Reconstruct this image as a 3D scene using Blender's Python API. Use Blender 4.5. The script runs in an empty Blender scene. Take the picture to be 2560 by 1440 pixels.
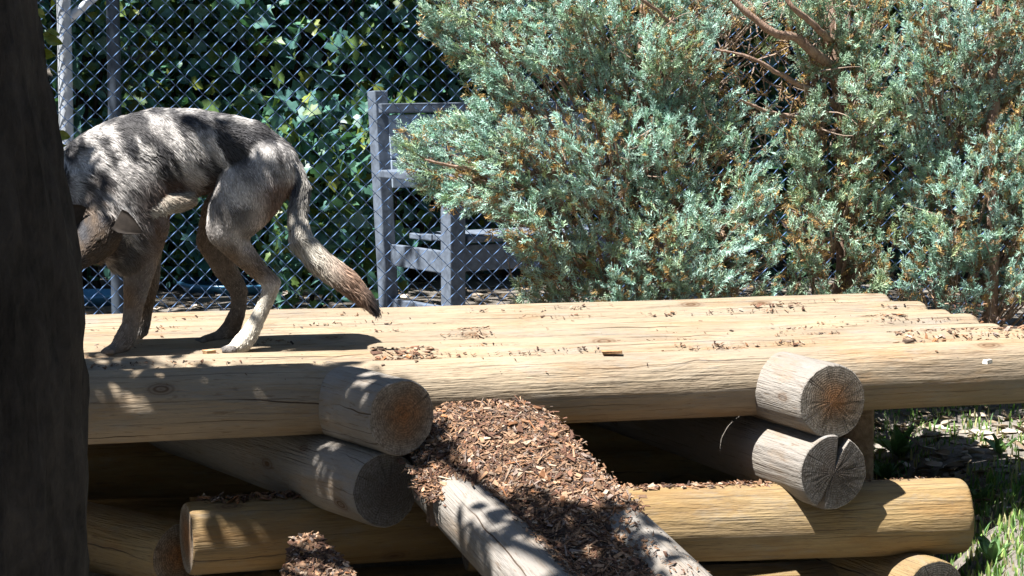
import bpy, math, random
import numpy as np
from mathutils import Vector, Matrix

rng = np.random.default_rng(11)
random.seed(11)
S = bpy.context.scene
COL = S.collection

# ------------------------------------------------------------------ camera
F = 5833.0                      # focal length in photo pixels (2560 wide)
Y0 = 125.0                      # horizon row in the photograph
H = 1.75                        # camera height
PH = math.atan((720 - Y0) / F)
cam = bpy.data.cameras.new('camera')
cam.sensor_width = 36.0
cam.lens = F / 2560 * 36.0
cam.clip_start = 0.1
cam.clip_end = 500
co = bpy.data.objects.new('camera', cam)
COL.objects.link(co)
co.location = (0, 0, H)
co.rotation_euler = (math.pi / 2 - PH, 0, 0)
S.camera = co

# ------------------------------------------------------------------ sky and sun
SUN_EL = math.radians(64)
SUN_H = (-math.cos(math.radians(27)), -math.sin(math.radians(27)))     # horizontal direction to the sun
SDIR = np.array([SUN_H[0] * math.cos(SUN_EL), SUN_H[1] * math.cos(SUN_EL), math.sin(SUN_EL)])
W = bpy.data.worlds.new('World')
S.world = W
W.use_nodes = True
nt = W.node_tree
nt.nodes.clear()
sky = nt.nodes.new('ShaderNodeTexSky')
sky.sky_type = 'NISHITA'
sky.sun_disc = False
sky.sun_elevation = SUN_EL
sky.sun_rotation = math.atan2(SDIR[0], SDIR[1])
sky.altitude = 200
sky.ozone_density = 6.0
bg = nt.nodes.new('ShaderNodeBackground')
bg.inputs['Strength'].default_value = 0.052
wo = nt.nodes.new('ShaderNodeOutputWorld')
nt.links.new(sky.outputs[0], bg.inputs[0])
nt.links.new(bg.outputs[0], wo.inputs[0])
sl = bpy.data.lights.new('sun', 'SUN')
sl.energy = 5.0
sl.angle = math.radians(0.5)
sl.color = (1.0, 0.96, 0.91)
so = bpy.data.objects.new('sun', sl)
COL.objects.link(so)
so.rotation_euler = Vector(SDIR).to_track_quat('Z', 'Y').to_euler()
S.view_settings.view_transform = 'Standard'
S.view_settings.look = 'None'
S.view_settings.gamma = 1
S.view_settings.use_curve_mapping = False
S.view_settings.exposure = 1.85

# ------------------------------------------------------------------ helpers
def P(px, py, d):
    """photo pixel + distance along the ground -> point"""
    xc = (px - 1280) / F
    yc = -(py - 720) / F
    dx, dy, dz = xc, math.cos(PH) + yc * math.sin(PH), -math.sin(PH) + yc * math.cos(PH)
    t = d / dy
    return np.array([dx * t, d, H + dz * t])

def Pv(px, py, d):
    xc = (px - 1280) / F
    yc = -(py - 720) / F
    dy = math.cos(PH) + yc * math.sin(PH)
    dz = -math.sin(PH) + yc * math.cos(PH)
    t = d / dy
    return np.stack([xc * t, d + 0 * xc, H + dz * t], -1)

def proj(p):
    p = np.asarray(p, float)
    y, z = p[..., 1], p[..., 2] - H
    fwd = y * math.cos(PH) - z * math.sin(PH)
    up = y * math.sin(PH) + z * math.cos(PH)
    return 1280 + F * p[..., 0] / fwd, 720 - F * up / fwd

def vnoise(p, seed=0):
    p = np.asarray(p, float)
    i = np.floor(p).astype(np.int64)
    f = p - i
    f = f * f * (3 - 2 * f)
    def h(a, b, c):
        n = (a * 73856093) ^ (b * 19349663) ^ (c * 83492791) ^ (seed * 2654435761)
        n = (n ^ (n >> 13)) * 1274126177
        n = n ^ (n >> 16)
        return (n & 0xffff) / 65535.0
    r = 0
    for a in (0, 1):
        for b in (0, 1):
            for c in (0, 1):
                w = (f[..., 0] if a else 1 - f[..., 0]) * (f[..., 1] if b else 1 - f[..., 1]) * (f[..., 2] if c else 1 - f[..., 2])
                r = r + w * h(i[..., 0] + a, i[..., 1] + b, i[..., 2] + c)
    return r

def tag(o, label=None, cat=None, group=None, kind=None):
    if label: o['label'] = label
    if cat: o['category'] = cat
    if group: o['group'] = group
    if kind: o['kind'] = kind
    return o

def empty(name, loc, label, cat, group=None, rotz=0):
    o = bpy.data.objects.new(name, None)
    o.empty_display_size = 0.1
    COL.objects.link(o)
    o.location = loc
    o.rotation_euler = (0, 0, rotz)
    return tag(o, label, cat, group)

def link(name, me, parent=None, loc=None):
    o = bpy.data.objects.new(name, me)
    COL.objects.link(o)
    if parent is not None:
        o.parent = parent
    if loc is not None:
        o.location = loc
    return o

def mesh_np(name, V, Fc, mats, col=None, smooth=False, midx=None):
    """V (n,3); Fc an (m,k) array or a list of such arrays"""
    V = np.asarray(V, np.float32)
    if isinstance(Fc, np.ndarray): Fc = [Fc]
    Fc = [np.asarray(f, np.int32) for f in Fc if len(f)]
    me = bpy.data.meshes.new(name)
    me.vertices.add(len(V))
    me.vertices.foreach_set('co', V.ravel())
    nl = sum(f.size for f in Fc)
    npoly = sum(len(f) for f in Fc)
    me.loops.add(nl)
    me.loops.foreach_set('vertex_index', np.concatenate([f.ravel() for f in Fc]))
    me.polygons.add(npoly)
    tot = np.concatenate([np.full(len(f), f.shape[1], np.int32) for f in Fc])
    st = np.concatenate([[0], np.cumsum(tot)[:-1]]).astype(np.int32)
    me.polygons.foreach_set('loop_start', st)
    if smooth is True:
        me.polygons.foreach_set('use_smooth', np.ones(npoly, bool))
    elif smooth is not False:
        me.polygons.foreach_set('use_smooth', np.asarray(smooth, bool))
    else:
        me.polygons.foreach_set('use_smooth', np.zeros(npoly, bool))
    if midx is not None:
        me.polygons.foreach_set('material_index', np.asarray(midx, np.int32))
    me.update(calc_edges=True)
    if col is not None:
        a = me.color_attributes.new('Col', 'FLOAT_COLOR', 'POINT')
        c = np.ones((len(V), 4), np.float32)
        c[:, :3] = col
        a.data.foreach_set('color', c.ravel())
    for m in (mats if isinstance(mats, (list, tuple)) else [mats]):
        me.materials.append(m)
    return me

def frame(x, up=(0, 0, 1)):
    x = np.asarray(x, float); x = x / np.linalg.norm(x)
    up = np.asarray(up, float)
    if abs(np.dot(x, up)) > 0.97: up = np.array([0, 1.0, 0])
    y = np.cross(up, x); y /= np.linalg.norm(y)
    z = np.cross(x, y)
    return x, y, z

def tube(pts, rad, n=6, seed=None):
    """one tapered tube along points -> V, quads"""
    pts = np.asarray(pts, float)
    rad = np.broadcast_to(np.asarray(rad, float), (len(pts),))
    T = np.gradient(pts, axis=0)
    V = []
    up = np.array([0.13, 0.21, 1.0])
    for p, t, r in zip(pts, T, rad):
        x, y, z = frame(t, up)
        a = np.linspace(0, 2 * np.pi, n, endpoint=False)
        V.append(p + r * (np.cos(a)[:, None] * y + np.sin(a)[:, None] * z))
    V = np.concatenate(V)
    m = len(pts)
    i, j = np.meshgrid(np.arange(m - 1), np.arange(n), indexing='ij')
    i, j = i.ravel(), j.ravel()
    Q = np.stack([i * n + j, i * n + (j + 1) % n, (i + 1) * n + (j + 1) % n, (i + 1) * n + j], -1)
    return V, Q

class Bag:
    def __init__(s): s.V, s.F, s.C, s.n = [], {}, [], 0
    def add(s, V, Fc, c=None):
        for f in (Fc if isinstance(Fc, list) else [Fc]):
            if len(f): s.F.setdefault(f.shape[1], []).append(f + s.n)
        s.V.append(V); s.n += len(V)
        if c is not None: s.C.append(np.broadcast_to(c, (len(V), 3)))
    def mesh(s, name, mats, smooth=False):
        return mesh_np(name, np.concatenate(s.V), [np.concatenate(f) for f in s.F.values()], mats,
                       np.concatenate(s.C) if s.C else None, smooth)

BOXQ = np.array([[0, 1, 3, 2], [4, 6, 7, 5], [0, 4, 5, 1], [2, 3, 7, 6], [0, 2, 6, 4], [1, 5, 7, 3]])
BOXV = np.array([[x, y, z] for x in (-.5, .5) for y in (-.5, .5) for z in (-.5, .5)])

def box_mesh(name, size, mat, bev=0.004, jit=0.0):
    import bmesh
    bm = bmesh.new()
    bmesh.ops.create_cube(bm, size=1)
    for v in bm.verts:
        v.co = Vector([c * s for c, s in zip(v.co, size)]) + Vector(rng.normal(0, 1, 3) * jit)
    bmesh.ops.bevel(bm, geom=bm.edges[:], offset=bev, segments=2, affect='EDGES', profile=0.6)
    me = bpy.data.meshes.new(name)
    bm.to_mesh(me); bm.free()
    me.materials.append(mat)
    return me

# ------------------------------------------------------------------ materials
class NT:
    def __init__(s, name):
        s.m = bpy.data.materials.new(name); s.m.use_nodes = True
        s.t = s.m.node_tree; s.N = s.t.nodes; s.L = s.t.links
        s.b = s.N['Principled BSDF']
        s.out = s.N['Material Output']
    def n(s, typ, **kw):
        o = s.N.new('ShaderNode' + typ)
        for k, v in kw.items(): setattr(o, k, v)
        return o
    def link(s, a, b): s.L.new(a, b)
    def put(s, sock, v):
        if isinstance(v, bpy.types.NodeSocket): s.L.new(v, sock)
        else: sock.default_value = v
    def math(s, op, a, b=0.0, c=None):
        o = s.n('Math', operation=op)
        s.put(o.inputs[0], a); s.put(o.inputs[1], b)
        if c is not None: s.put(o.inputs[2], c)
        return o.outputs[0]
    def noise(s, vec, scale=5, detail=4, rough=.55, dist=0):
        o = s.n('TexNoise')
        if vec is not None: s.link(vec, o.inputs['Vector'])
        o.inputs['Scale'].default_value = scale; o.inputs['Detail'].default_value = detail
        o.inputs['Roughness'].default_value = rough; o.inputs['Distortion'].default_value = dist
        return o.outputs[0]
    def ramp(s, fac, stops):
        o = s.n('ValToRGB')
        s.link(fac, o.inputs[0])
        el = o.color_ramp.elements
        while len(el) < len(stops): el.new(0.5)
        for e, (p, c) in zip(el, stops):
            e.position = p
            e.color = (*c, 1) if isinstance(c, (tuple, list)) else (c, c, c, 1)
        return o.outputs[0]
    def mix(s, fac, a, b, mode='MIX'):
        o = s.n('MixRGB', blend_type=mode)
        s.put(o.inputs[0], fac); s.put(o.inputs[1], a if isinstance(a, bpy.types.NodeSocket) else (*a, 1)); s.put(o.inputs[2], b if isinstance(b, bpy.types.NodeSocket) else (*b, 1))
        return o.outputs[0]
    def objco(s, scale=(1, 1, 1), rand=True):
        tc = s.n('TexCoord'); v = tc.outputs['Object']
        if rand:
            oi = s.n('ObjectInfo')
            mu = s.n('VectorMath', operation='SCALE'); mu.inputs[0].default_value = (37.0, 21.0, 53.0)
            s.link(oi.outputs['Random'], mu.inputs['Scale'])
            ad = s.n('VectorMath', operation='ADD'); s.link(v, ad.inputs[0]); s.link(mu.outputs[0], ad.inputs[1])
            v = ad.outputs[0]
        mp = s.n('Mapping'); s.link(v, mp.inputs[0]); mp.inputs['Scale'].default_value = scale
        return mp.outputs[0]
    def bump(s, h, strength=.4, dist=.01, prev=None):
        o = s.n('Bump'); o.inputs['Strength'].default_value = strength; o.inputs['Distance'].default_value = dist
        s.link(h, o.inputs['Height'])
        if prev is not None: s.link(prev, o.inputs['Normal'])
        return o.outputs[0]

def wood_side(name, light, mid, dark, grey, greyamt, rough=.75):
    k = NT(name)
    warp = k.noise(k.objco((1.1, 4, 4)), 1.0, 2, .5)
    v0 = k.objco((1.3, 46, 46))
    va = k.n('VectorMath', operation='ADD'); k.link(v0, va.inputs[0])
    cx = k.n('CombineXYZ'); w5 = k.math('MULTIPLY', warp, 7.0)
    k.link(w5, cx.inputs[1]); k.link(w5, cx.inputs[2]); k.link(cx.outputs[0], va.inputs[1])
    grain = k.noise(va.outputs[0], 1.0, 5, .6, .3)
    fine = k.noise(k.objco((6, 190, 190)), 1.0, 3, .6)
    broad = k.noise(k.objco((1.8, 5, 5)), 1.0, 5, .6)
    c = k.ramp(grain, [(.22, dark), (.46, mid), (.72, light)])
    c = k.mix(.55, c, k.ramp(broad, [(.25, dark), (.5, mid), (.75, light)]))
    g = k.ramp(k.noise(k.objco((2.3, 7, 7)), 1.0, 5, .65), [(.5 - greyamt * .5, 0.0), (.95 - greyamt * .6, 1.0)])
    c = k.mix(g, c, k.mix(.7, grey, c, 'OVERLAY'))
    # drying checks: thin dark lines that follow the log's length
    tcx = k.n('TexCoord'); sxy = k.n('SeparateXYZ'); k.link(tcx.outputs['Object'], sxy.inputs[0])
    oi = k.n('ObjectInfo'); rnd = oi.outputs['Random']
    ang = k.math('DIVIDE', k.math('ARCTAN2', sxy.outputs[1], sxy.outputs[2]), 6.28319)
    xr = k.math('ADD', sxy.outputs[0], k.math('MULTIPLY', rnd, 31.0))
    def checks(cnt, wav, xf, thr, wid):
        nx = k.n('CombineXYZ'); k.link(k.math('MULTIPLY', xr, xf), nx.inputs[0]); k.link(k.math('MULTIPLY', rnd, 7.0), nx.inputs[1])
        w_ = k.math('MULTIPLY', k.math('SUBTRACT', k.noise(nx.outputs[0], 1.0, 4, .6), .5), wav)
        A = k.math('ADD', k.math('MULTIPLY_ADD', ang, float(cnt), k.math('MULTIPLY', rnd, 9.0)), w_)
        cell = k.math('FLOOR', A); f_ = k.math('ABSOLUTE', k.math('SUBTRACT', k.math('FRACT', A), .5))
        gx_ = k.n('CombineXYZ'); k.link(k.math('MULTIPLY', xr, xf * 1.3), gx_.inputs[0]); k.link(k.math('MULTIPLY', cell, 17.3), gx_.inputs[1])
        g_ = k.math('MULTIPLY', k.math('SUBTRACT', k.noise(gx_.outputs[0], 1.0, 2, .5), thr), 9.0)
        g_ = k.math('MINIMUM', k.math('MAXIMUM', g_, 0.0), 1.0)
        ww = k.math('MULTIPLY', g_, wid)
        return k.math('MULTIPLY', k.math('LESS_THAN', f_, ww), g_)
    line = k.math('MAXIMUM', checks(7, 1.6, 1.1, .50, .022), k.math('MULTIPLY', checks(31, 2.2, 1.7, .52, .06), .65))
    c = k.mix(line, c, (.05, .034, .022))
    # rusty and grey weather stains, knots
    st1 = k.ramp(k.noise(k.objco((2.6, 9, 9)), 1.0, 6, .7), [(.52, 0.0), (.68, 1.0)])
    c = k.mix(k.math('MULTIPLY', st1, .55), c, tuple(q_ * f_ for q_, f_ in zip(mid, (.80, .62, .42))))
    st2 = k.ramp(k.noise(k.objco((3.4, 12, 12)), 1.0, 6, .75), [(.54, 0.0), (.66, 1.0)])
    c = k.mix(k.math('MULTIPLY', st2, .5), c, tuple(q_ * .75 for q_ in grey))
    vo = k.n('TexVoronoi'); k.link(k.objco((4.2, 9, 9)), vo.inputs['Vector']); vo.inputs['Scale'].default_value = 1.0
    sc_ = k.n('SeparateColor'); k.link(vo.outputs['Color'], sc_.inputs[0])
    kn = k.math('MULTIPLY', k.ramp(vo.outputs['Distance'], [(.10, 1.0), (.24, 0.0)]), k.math('GREATER_THAN', sc_.outputs[0], .72))
    knr = k.math('MULTIPLY_ADD', k.math('SINE', k.math('MULTIPLY', vo.outputs['Distance'], 90.0)), .3, .7)
    c = k.mix(k.math('MULTIPLY', kn, knr), c, (.09, .05, .025))
    fl = k.ramp(k.noise(k.objco((16, 120, 120)), 1.0, 3, .6), [(.60, 0.0), (.70, 1.0)])
    c = k.mix(k.math('MULTIPLY', fl, .6), c, (.10, .065, .04))
    sp = k.ramp(k.noise(k.objco((9, 22, 22)), 1.0, 4, .7), [(.66, 0.0), (.74, 1.0)])
    c = k.mix(k.math('MULTIPLY', sp, .55), c, (.13, .085, .05))
    k.link(c, k.b.inputs['Base Color'])
    k.b.inputs['Roughness'].default_value = rough
    k.b.inputs['Specular IOR Level'].default_value = .25
    h = k.math('ADD', k.math('ADD', grain, k.math('MULTIPLY', fine, .7)), k.math('MULTIPLY', line, -3.0))
    lump = k.noise(k.objco((5, 22, 22)), 1.0, 4, .6)
    k.link(k.bump(lump, .5, .02, k.bump(h, .8, .008)), k.b.inputs['Normal'])
    return k.m

def wood_end(name, heart, mid, rim):
    k = NT(name)
    tc = k.n('TexCoord')
    sx = k.n('SeparateXYZ'); k.link(tc.outputs['Object'], sx.inputs[0])
    cx = k.n('CombineXYZ'); k.link(sx.outputs[1], cx.inputs[1]); k.link(sx.outputs[2], cx.inputs[2])
    oi = k.n('ObjectInfo')
    of = k.n('CombineXYZ'); k.link(k.math('MULTIPLY', oi.outputs['Random'], 40.0), of.inputs[0])
    sh = k.n('VectorMath', operation='ADD'); k.link(cx.outputs[0], sh.inputs[0]); k.link(of.outputs[0], sh.inputs[1])
    nz = k.noise(sh.outputs[0], 14, 4, .6)
    le = k.n('VectorMath', operation='LENGTH')
    ctr = k.n('VectorMath', operation='ADD'); k.link(cx.outputs[0], ctr.inputs[0]); ctr.inputs[1].default_value = (0, .008, -.006)
    k.link(ctr.outputs[0], le.inputs[0])
    r = k.math('ADD', le.outputs['Value'], k.math('MULTIPLY', k.math('SUBTRACT', nz, .5), .02))
    ring = k.math('SINE', k.math('MULTIPLY', r, 900.0))
    ring = k.math('MULTIPLY_ADD', ring, .5, .5)
    nm = k.n('VectorMath', operation='NORMALIZE'); k.link(ctr.outputs[0], nm.inputs[0])
    sh2 = k.n('VectorMath', operation='ADD'); k.link(nm.outputs[0], sh2.inputs[0]); k.link(of.outputs[0], sh2.inputs[1])
    rad = k.noise(sh2.outputs[0], 2.3, 2, .5)
    ab = k.math('ABSOLUTE', k.math('SUBTRACT', rad, .5))
    chk = k.math('MULTIPLY', k.ramp(ab, [(0, 1.0), (.008, 0.0)]), k.ramp(k.noise(sh.outputs[0], 18, 3), [(.35, 0.0), (.6, 1.0)]))
    c = k.ramp(k.math('ADD', k.math('MULTIPLY', r, 8.0), k.math('MULTIPLY', k.math('SUBTRACT', nz, .5), .5)), [(.12, heart), (.5, mid), (.88, rim)])
    rough_n = k.noise(sh.outputs[0], 160, 3, .7)
    c = k.mix(k.math('MULTIPLY', ring, .42), c, k.mix(1.0, c, (.42, .36, .3), 'MULTIPLY'))
    c = k.mix(k.ramp(rough_n, [(.35, 0.0), (.65, .75)]), c, k.mix(1.0, c, (.3, .27, .24), 'MULTIPLY'))
    c = k.mix(chk, c, (.03, .024, .02))
    k.link(c, k.b.inputs['Base Color'])
    k.b.inputs['Roughness'].default_value = .85
    k.b.inputs['Specular IOR Level'].default_value = .2
    blot = k.noise(sh.outputs[0], 45, 4, .7)
    c = k.mix(k.ramp(blot, [(.45, 0.0), (.7, .6)]), c, (.06, .045, .032)); k.link(c, k.b.inputs['Base Color'])
    h = k.math('ADD', k.math('MULTIPLY', ring, .22), k.math('ADD', k.math('MULTIPLY', chk, -2.0), k.math('ADD', rough_n, k.math('ADD', blot, k.math('MULTIPLY', k.noise(k.objco((1, 260, 26)), 1.0, 3, .6), 1.2)))))
    k.link(k.bump(h, .7, .004), k.b.inputs['Normal'])
    return k.m

M = {}
M['deck'] = wood_side('pine_log_wood', (.345, .282, .195), (.285, .218, .140), (.160, .105, .058), (.28, .265, .24), .42)
M['grey'] = wood_side('weathered_log_wood', (0.326, 0.295, 0.253), (0.253, 0.221, 0.179), (0.158, 0.127, 0.089), (0.295, 0.29, 0.285), .75)
M['low'] = wood_side('ochre_log_wood', (0.295, 0.221, 0.116), (0.221, 0.148, 0.063), (0.127, 0.074, 0.026), (0.232, 0.211, 0.174), .22)
M['end'] = wood_end('log_end_grain', (.30, .145, .06), (.24, .175, .12), (.33, .30, .26))
M['end_dark'] = wood_end('grey_log_end_grain', (0.1, 0.085, 0.075), (0.12, 0.11, 0.1), (0.17, 0.16, 0.15))

def attr_mat(name, rough=.7, spec=.3, trans=0.0, noise_scale=0, bump=0, tint=(1.15, 1.25, .5)):
    k = NT(name)
    a = k.n('Attribute'); a.attribute_name = 'Col'
    c = a.outputs['Color']
    if noise_scale:
        nn = k.noise(k.objco((1, 1, 1), False), noise_scale, 4, .6)
        c = k.mix(1.0, c, k.ramp(nn, [(.25, .55), (.75, 1.3)]), 'MULTIPLY')
        if bump: k.link(k.bump(nn, bump, .004), k.b.inputs['Normal'])
    k.link(c, k.b.inputs['Base Color'])
    k.b.inputs['Roughness'].default_value = rough
    k.b.inputs['Specular IOR Level'].default_value = spec
    if trans:
        tr = k.n('BsdfTranslucent'); k.link(k.mix(1.0, c, tint, 'MULTIPLY'), tr.inputs[0])
        mx = k.n('MixShader'); mx.inputs[0].default_value = trans
        k.link(k.b.outputs[0], mx.inputs[1]); k.link(tr.outputs[0], mx.inputs[2]); k.link(mx.outputs[0], k.out.inputs['Surface'])
    return k.m

M['chips'] = attr_mat('wood_chips', .85, .25, 0, 90, .3)
M['needle'] = attr_mat('juniper_scale_leaf', .55, .45, .32, tint=(1.0, 1.15, 1.05))
M['leaf'] = attr_mat('broad_leaf', .42, .4, .22, 30)
M['crown'] = attr_mat('tree_leaf', .5, .4, .15)
M['grass'] = attr_mat('grass_blade', .55, .35, .25)
M['litter'] = attr_mat('fallen_leaf', .8, .25, .05)
M['skin'] = attr_mat('wolf_skin', .8, .2, 0, 60)

def fur_mat():
    k = NT('wolf_fur')
    a = k.n('Attribute'); a.attribute_name = 'Col'
    k.link(a.outputs['Color'], k.b.inputs['Base Color'])
    k.b.inputs['Roughness'].default_value = .55
    k.b.inputs['Specular IOR Level'].default_value = .35
    return k.m
M['fur'] = fur_mat()

def bark_mat(name, a, b, sc=(14, 14, 3)):
    k = NT(name)
    n1 = k.noise(k.objco(sc, False), 1.0, 6, .65, .4)
    n2 = k.noise(k.objco((60, 60, 30), False), 1.0, 4, .6)
    c = k.ramp(n1, [(.35, a), (.65, b)])
    c = k.mix(.35, c, k.ramp(n2, [(.3, a), (.7, b)]))
    k.link(c, k.b.inputs['Base Color']); k.b.inputs['Roughness'].default_value = .9
    k.b.inputs['Specular IOR Level'].default_value = .15
    k.link(k.bump(k.math('ADD', n1, k.math('MULTIPLY', n2, .4)), .8, .02), k.b.inputs['Normal'])
    return k.m
M['bark'] = bark_mat('dark_bark', (.012, .011, .010), (.055, .048, .042))
M['jbark'] = bark_mat('juniper_bark', (.16, .10, .07), (.36, .26, .20), (30, 30, 4))
M['twig'] = bark_mat('twig_bark', (.22, .15, .11), (.42, .34, .28), (60, 60, 60))

def plain(name, col, rough=.5, metal=0.0, spec=.5, var=.25, scale=12):
    k = NT(name)
    nn = k.noise(k.objco((1, 1, 1)), scale, 5, .6)
    c = k.ramp(nn, [(.3, tuple(x * (1 - var) for x in col)), (.7, tuple(min(1, x * (1 + var)) for x in col))])
    k.link(c, k.b.inputs['Base Color'])
    k.b.inputs['Roughness'].default_value = rough; k.b.inputs['Metallic'].default_value = metal
    k.b.inputs['Specular IOR Level'].default_value = spec
    k.link(k.bump(nn, .15, .004), k.b.inputs['Normal'])
    return k.m
M['wire'] = plain('galvanised_wire', (.12, .21, .40), .4, .4)  # blue of the reflected sky put into the base colour
M['post'] = plain('galvanised_pipe', (.50, .54, .58), .45, .35)
M['paint'] = plain('grey_bench_wood', (.105, .13, .17), .65, 0, .3, .35, 30)
M['lit_panel'] = plain('sunlit_bench_board', (.30, .37, .46), .6, 0, .3, .25, 22)  # sunlight on the bench back painted in as a paler board colour
M['pipe_shade'] = plain('shade_toned_pipe', (.07, .09, .12), .5, .3)  # dim blue shade of the pole put into its base colour
M['blue'] = plain('blue_plastic', (.06, .20, .36), .3, 0, .5, .15, 6)

def ground_mat():
    k = NT('soil')
    v = k.objco((1, 1, 1), False)
    n1 = k.noise(v, 2.2, 6, .65); n2 = k.noise(v, 38, 5, .7)
    c = k.ramp(n1, [(.3, (.12, .108, .092)), (.55, (.22, .20, .175)), (.75, (.33, .31, .28))])
    c = k.mix(.5, c, k.ramp(n2, [(.3, (.04, .035, .028)), (.7, (.20, .18, .16))]))
    k.link(c, k.b.inputs['Base Color']); k.b.inputs['Roughness'].default_value = .95
    k.b.inputs['Specular IOR Level'].default_value = .1
    k.link(k.bump(n2, .7, .02), k.b.inputs['Normal'])
    return k.m
M['soil'] = ground_mat()

# ------------------------------------------------------------------ ground (one sheet)
def gz(x, y):
    x = np.asarray(x, float); y = np.asarray(y, float)
    t = np.clip((y - 7.7) / 2.4, 0, 1)
    z = .43 * t * t * (3 - 2 * t)
    rx_ = np.clip((x - 1.2) / .45, 0, 1); z = np.maximum(z, .29 * rx_ * rx_ * (3 - 2 * rx_))
    b = np.clip((y - 14.6) / 6.0, 0, 1)
    z = z + 4.2 * b * b * (3 - 2 * b)
    z = z + .05 * (vnoise(np.stack([x * .9, y * .9, 0 * x], -1)) - .5) + .02 * (vnoise(np.stack([x * 5, y * 5, 0 * x], -1), 3) - .5)
    return z

def grid_axis(lo, hi, flo, fhi, fine):
    a = list(np.arange(flo, fhi, fine))
    s = fine; v = flo; left = []
    while v > lo: s *= 1.35; v -= s; left.append(v)
    s = fine; v = a[-1]; right = []
    while v < hi: s *= 1.35; v += s; right.append(v)
    return np.array(left[::-1] + a + right)
gx = grid_axis(-150, 150, -3.6, 3.6, .09)
gy = grid_axis(-60, 200, 5, 18, .09)
GX, GY = np.meshgrid(gx, gy, indexing='ij')
GV = np.stack([GX, GY, gz(GX, GY)], -1).reshape(-1, 3)
a, b = np.meshgrid(np.arange(len(gx) - 1), np.arange(len(gy) - 1), indexing='ij')
a = a.ravel(); b = b.ravel(); n = len(gy)
ground = link('ground', mesh_np('ground', GV, np.stack([a * n + b, (a + 1) * n + b, (a + 1) * n + b + 1, a * n + b + 1], -1), M['soil'], smooth=True))
tag(ground, 'bare earth ground rising to a bank behind the fence', 'ground', kind='structure')

# ------------------------------------------------------------------ logs
LOGS = {}
def make_log(name, a, b, r0, r1, ms, me_, parent, seed, N=44, seg=.045, notch=None, bend=0.0, rough=.010, label=None):
    a = np.asarray(a, float); b = np.asarray(b, float)
    L = np.linalg.norm(b - a)
    X, Yv, Z = frame(b - a)
    xs = [0, .006, .018] + list(np.linspace(.05, L - .05, max(3, int(L / seg)))) + [L - .018, L - .006, L]
    xs = np.array(xs)
    m = len(xs)
    ang = np.linspace(0, 2 * np.pi, N, endpoint=False)
    t = xs / L
    r = (r0 + (r1 - r0) * t)[:, None] * np.ones(N)[None]
    sh = np.ones(m); sh[0] = .955; sh[1] = .985; sh[2] = .997; sh[-1] = .955; sh[-2] = .985; sh[-3] = .997
    q = np.stack([np.repeat(xs[:, None] * 1.4, N, 1), np.cos(ang)[None] * 1.3 + 0 * r, np.sin(ang)[None] * 1.3 + 0 * r], -1)
    r = r * (1 + rough * 5 * (vnoise(q + seed * 7.3, seed) - .5))
    q2 = q * np.array([5, 6, 6])
    r = r * (1 + rough * 1.6 * (vnoise(q2 + seed, seed + 5) - .5))
    if notch is not None:
        for (ph, wdt, dep, x0, x1) in notch:
            da = np.abs((ang - ph + np.pi) % (2 * np.pi) - np.pi)
            k = np.clip(1 - da / wdt, 0, 1) ** .6
            kx = np.clip((x1 - xs) / max(1e-3, (x1 - x0)), 0, 1)
            r = r * (1 - dep * k[None] * kx[:, None])
    r = r * sh[:, None]
    for e_ in (0, 1, -1, -2): r[e_] *= 1 + (.035 if e_ in (0, -1) else .015) * (vnoise(np.stack([np.cos(ang) * 6, np.sin(ang) * 6, 0 * ang + seed], -1), 8) - .55)
    bz = bend * np.sin(t * np.pi)
    V = np.stack([np.repeat(xs[:, None], N, 1), r * np.cos(ang)[None], r * np.sin(ang)[None] + bz[:, None]], -1).reshape(-1, 3)
    i, j = np.meshgrid(np.arange(m - 1), np.arange(N), indexing='ij'); i = i.ravel(); j = j.ravel()
    Q = np.stack([i * N + j, (i) * N + (j + 1) % N, (i + 1) * N + (j + 1) % N, (i + 1) * N + j], -1)[:, ::-1]
    Vs = [V]; quads = [Q]; tris = []; base = len(V)
    rl = np.random.default_rng(seed)
    for side in (0, 1):
        ring = np.arange(N) + (0 if side == 0 else (m - 1) * N)
        prev = ring; x = xs[0 if side == 0 else -1]; sg = -1 if side == 0 else 1
        for fr in (.8, .55, .3):
            rr = r[0 if side == 0 else -1]
            VV = np.stack([x + sg * (.003 * (1 - fr) + rl.normal(0, .00015, N)), rr * fr * np.cos(ang), rr * fr * np.sin(ang)], -1)
            Vs.append(VV); new = base + np.arange(N); base += N
            qq = np.stack([prev, np.roll(prev, -1), np.roll(new, -1), new], -1)
            quads.append(qq if side == 0 else qq[:, ::-1])
            prev = new
        Vs.append(np.array([[x + sg * .003, 0, 0]])); c = base; base += 1
        tt = np.stack([prev, np.roll(prev, -1), np.full(N, c)], -1)
        tris.append(tt if side == 0 else tt[:, ::-1])
    V = np.concatenate(Vs); Qa = np.concatenate(quads); Ta = np.concatenate(tris)
    nside = len(Q)
    smooth = np.concatenate([np.ones(nside), np.zeros(len(Qa) - nside + len(Ta))]).astype(bool)
    midx = np.concatenate([np.zeros(nside), np.ones(len(Qa) - nside + len(Ta))]).astype(int)
    me = mesh_np(name, V, [Qa, Ta], [ms, me_], None, smooth, midx)
    o = link(name, me, parent)
    mw = Matrix(((X[0], Yv[0], Z[0], a[0]), (X[1], Yv[1], Z[1], a[1]), (X[2], Yv[2], Z[2], a[2]), (0, 0, 0, 1)))
    if parent is not None:
        mw = Matrix.Translation(-Vector(parent.location)) @ mw
    o.matrix_local = mw
    if label: o['label'] = label
    return o

TH = math.radians(15)
U = np.array([math.cos(TH), math.sin(TH), 0]); Vn = np.array([-math.sin(TH), math.cos(TH), 0])
DR = .107
A0 = P(1280, 978, 7.0)                       # front log axis under the picture centre
DECK_TOP = A0[2] + DR
plat = empty('log_platform', (0, 7.8, 0), 'wide platform of pale peeled logs laid side by side, sunlit, with the wolf on it', 'platform')

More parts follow.
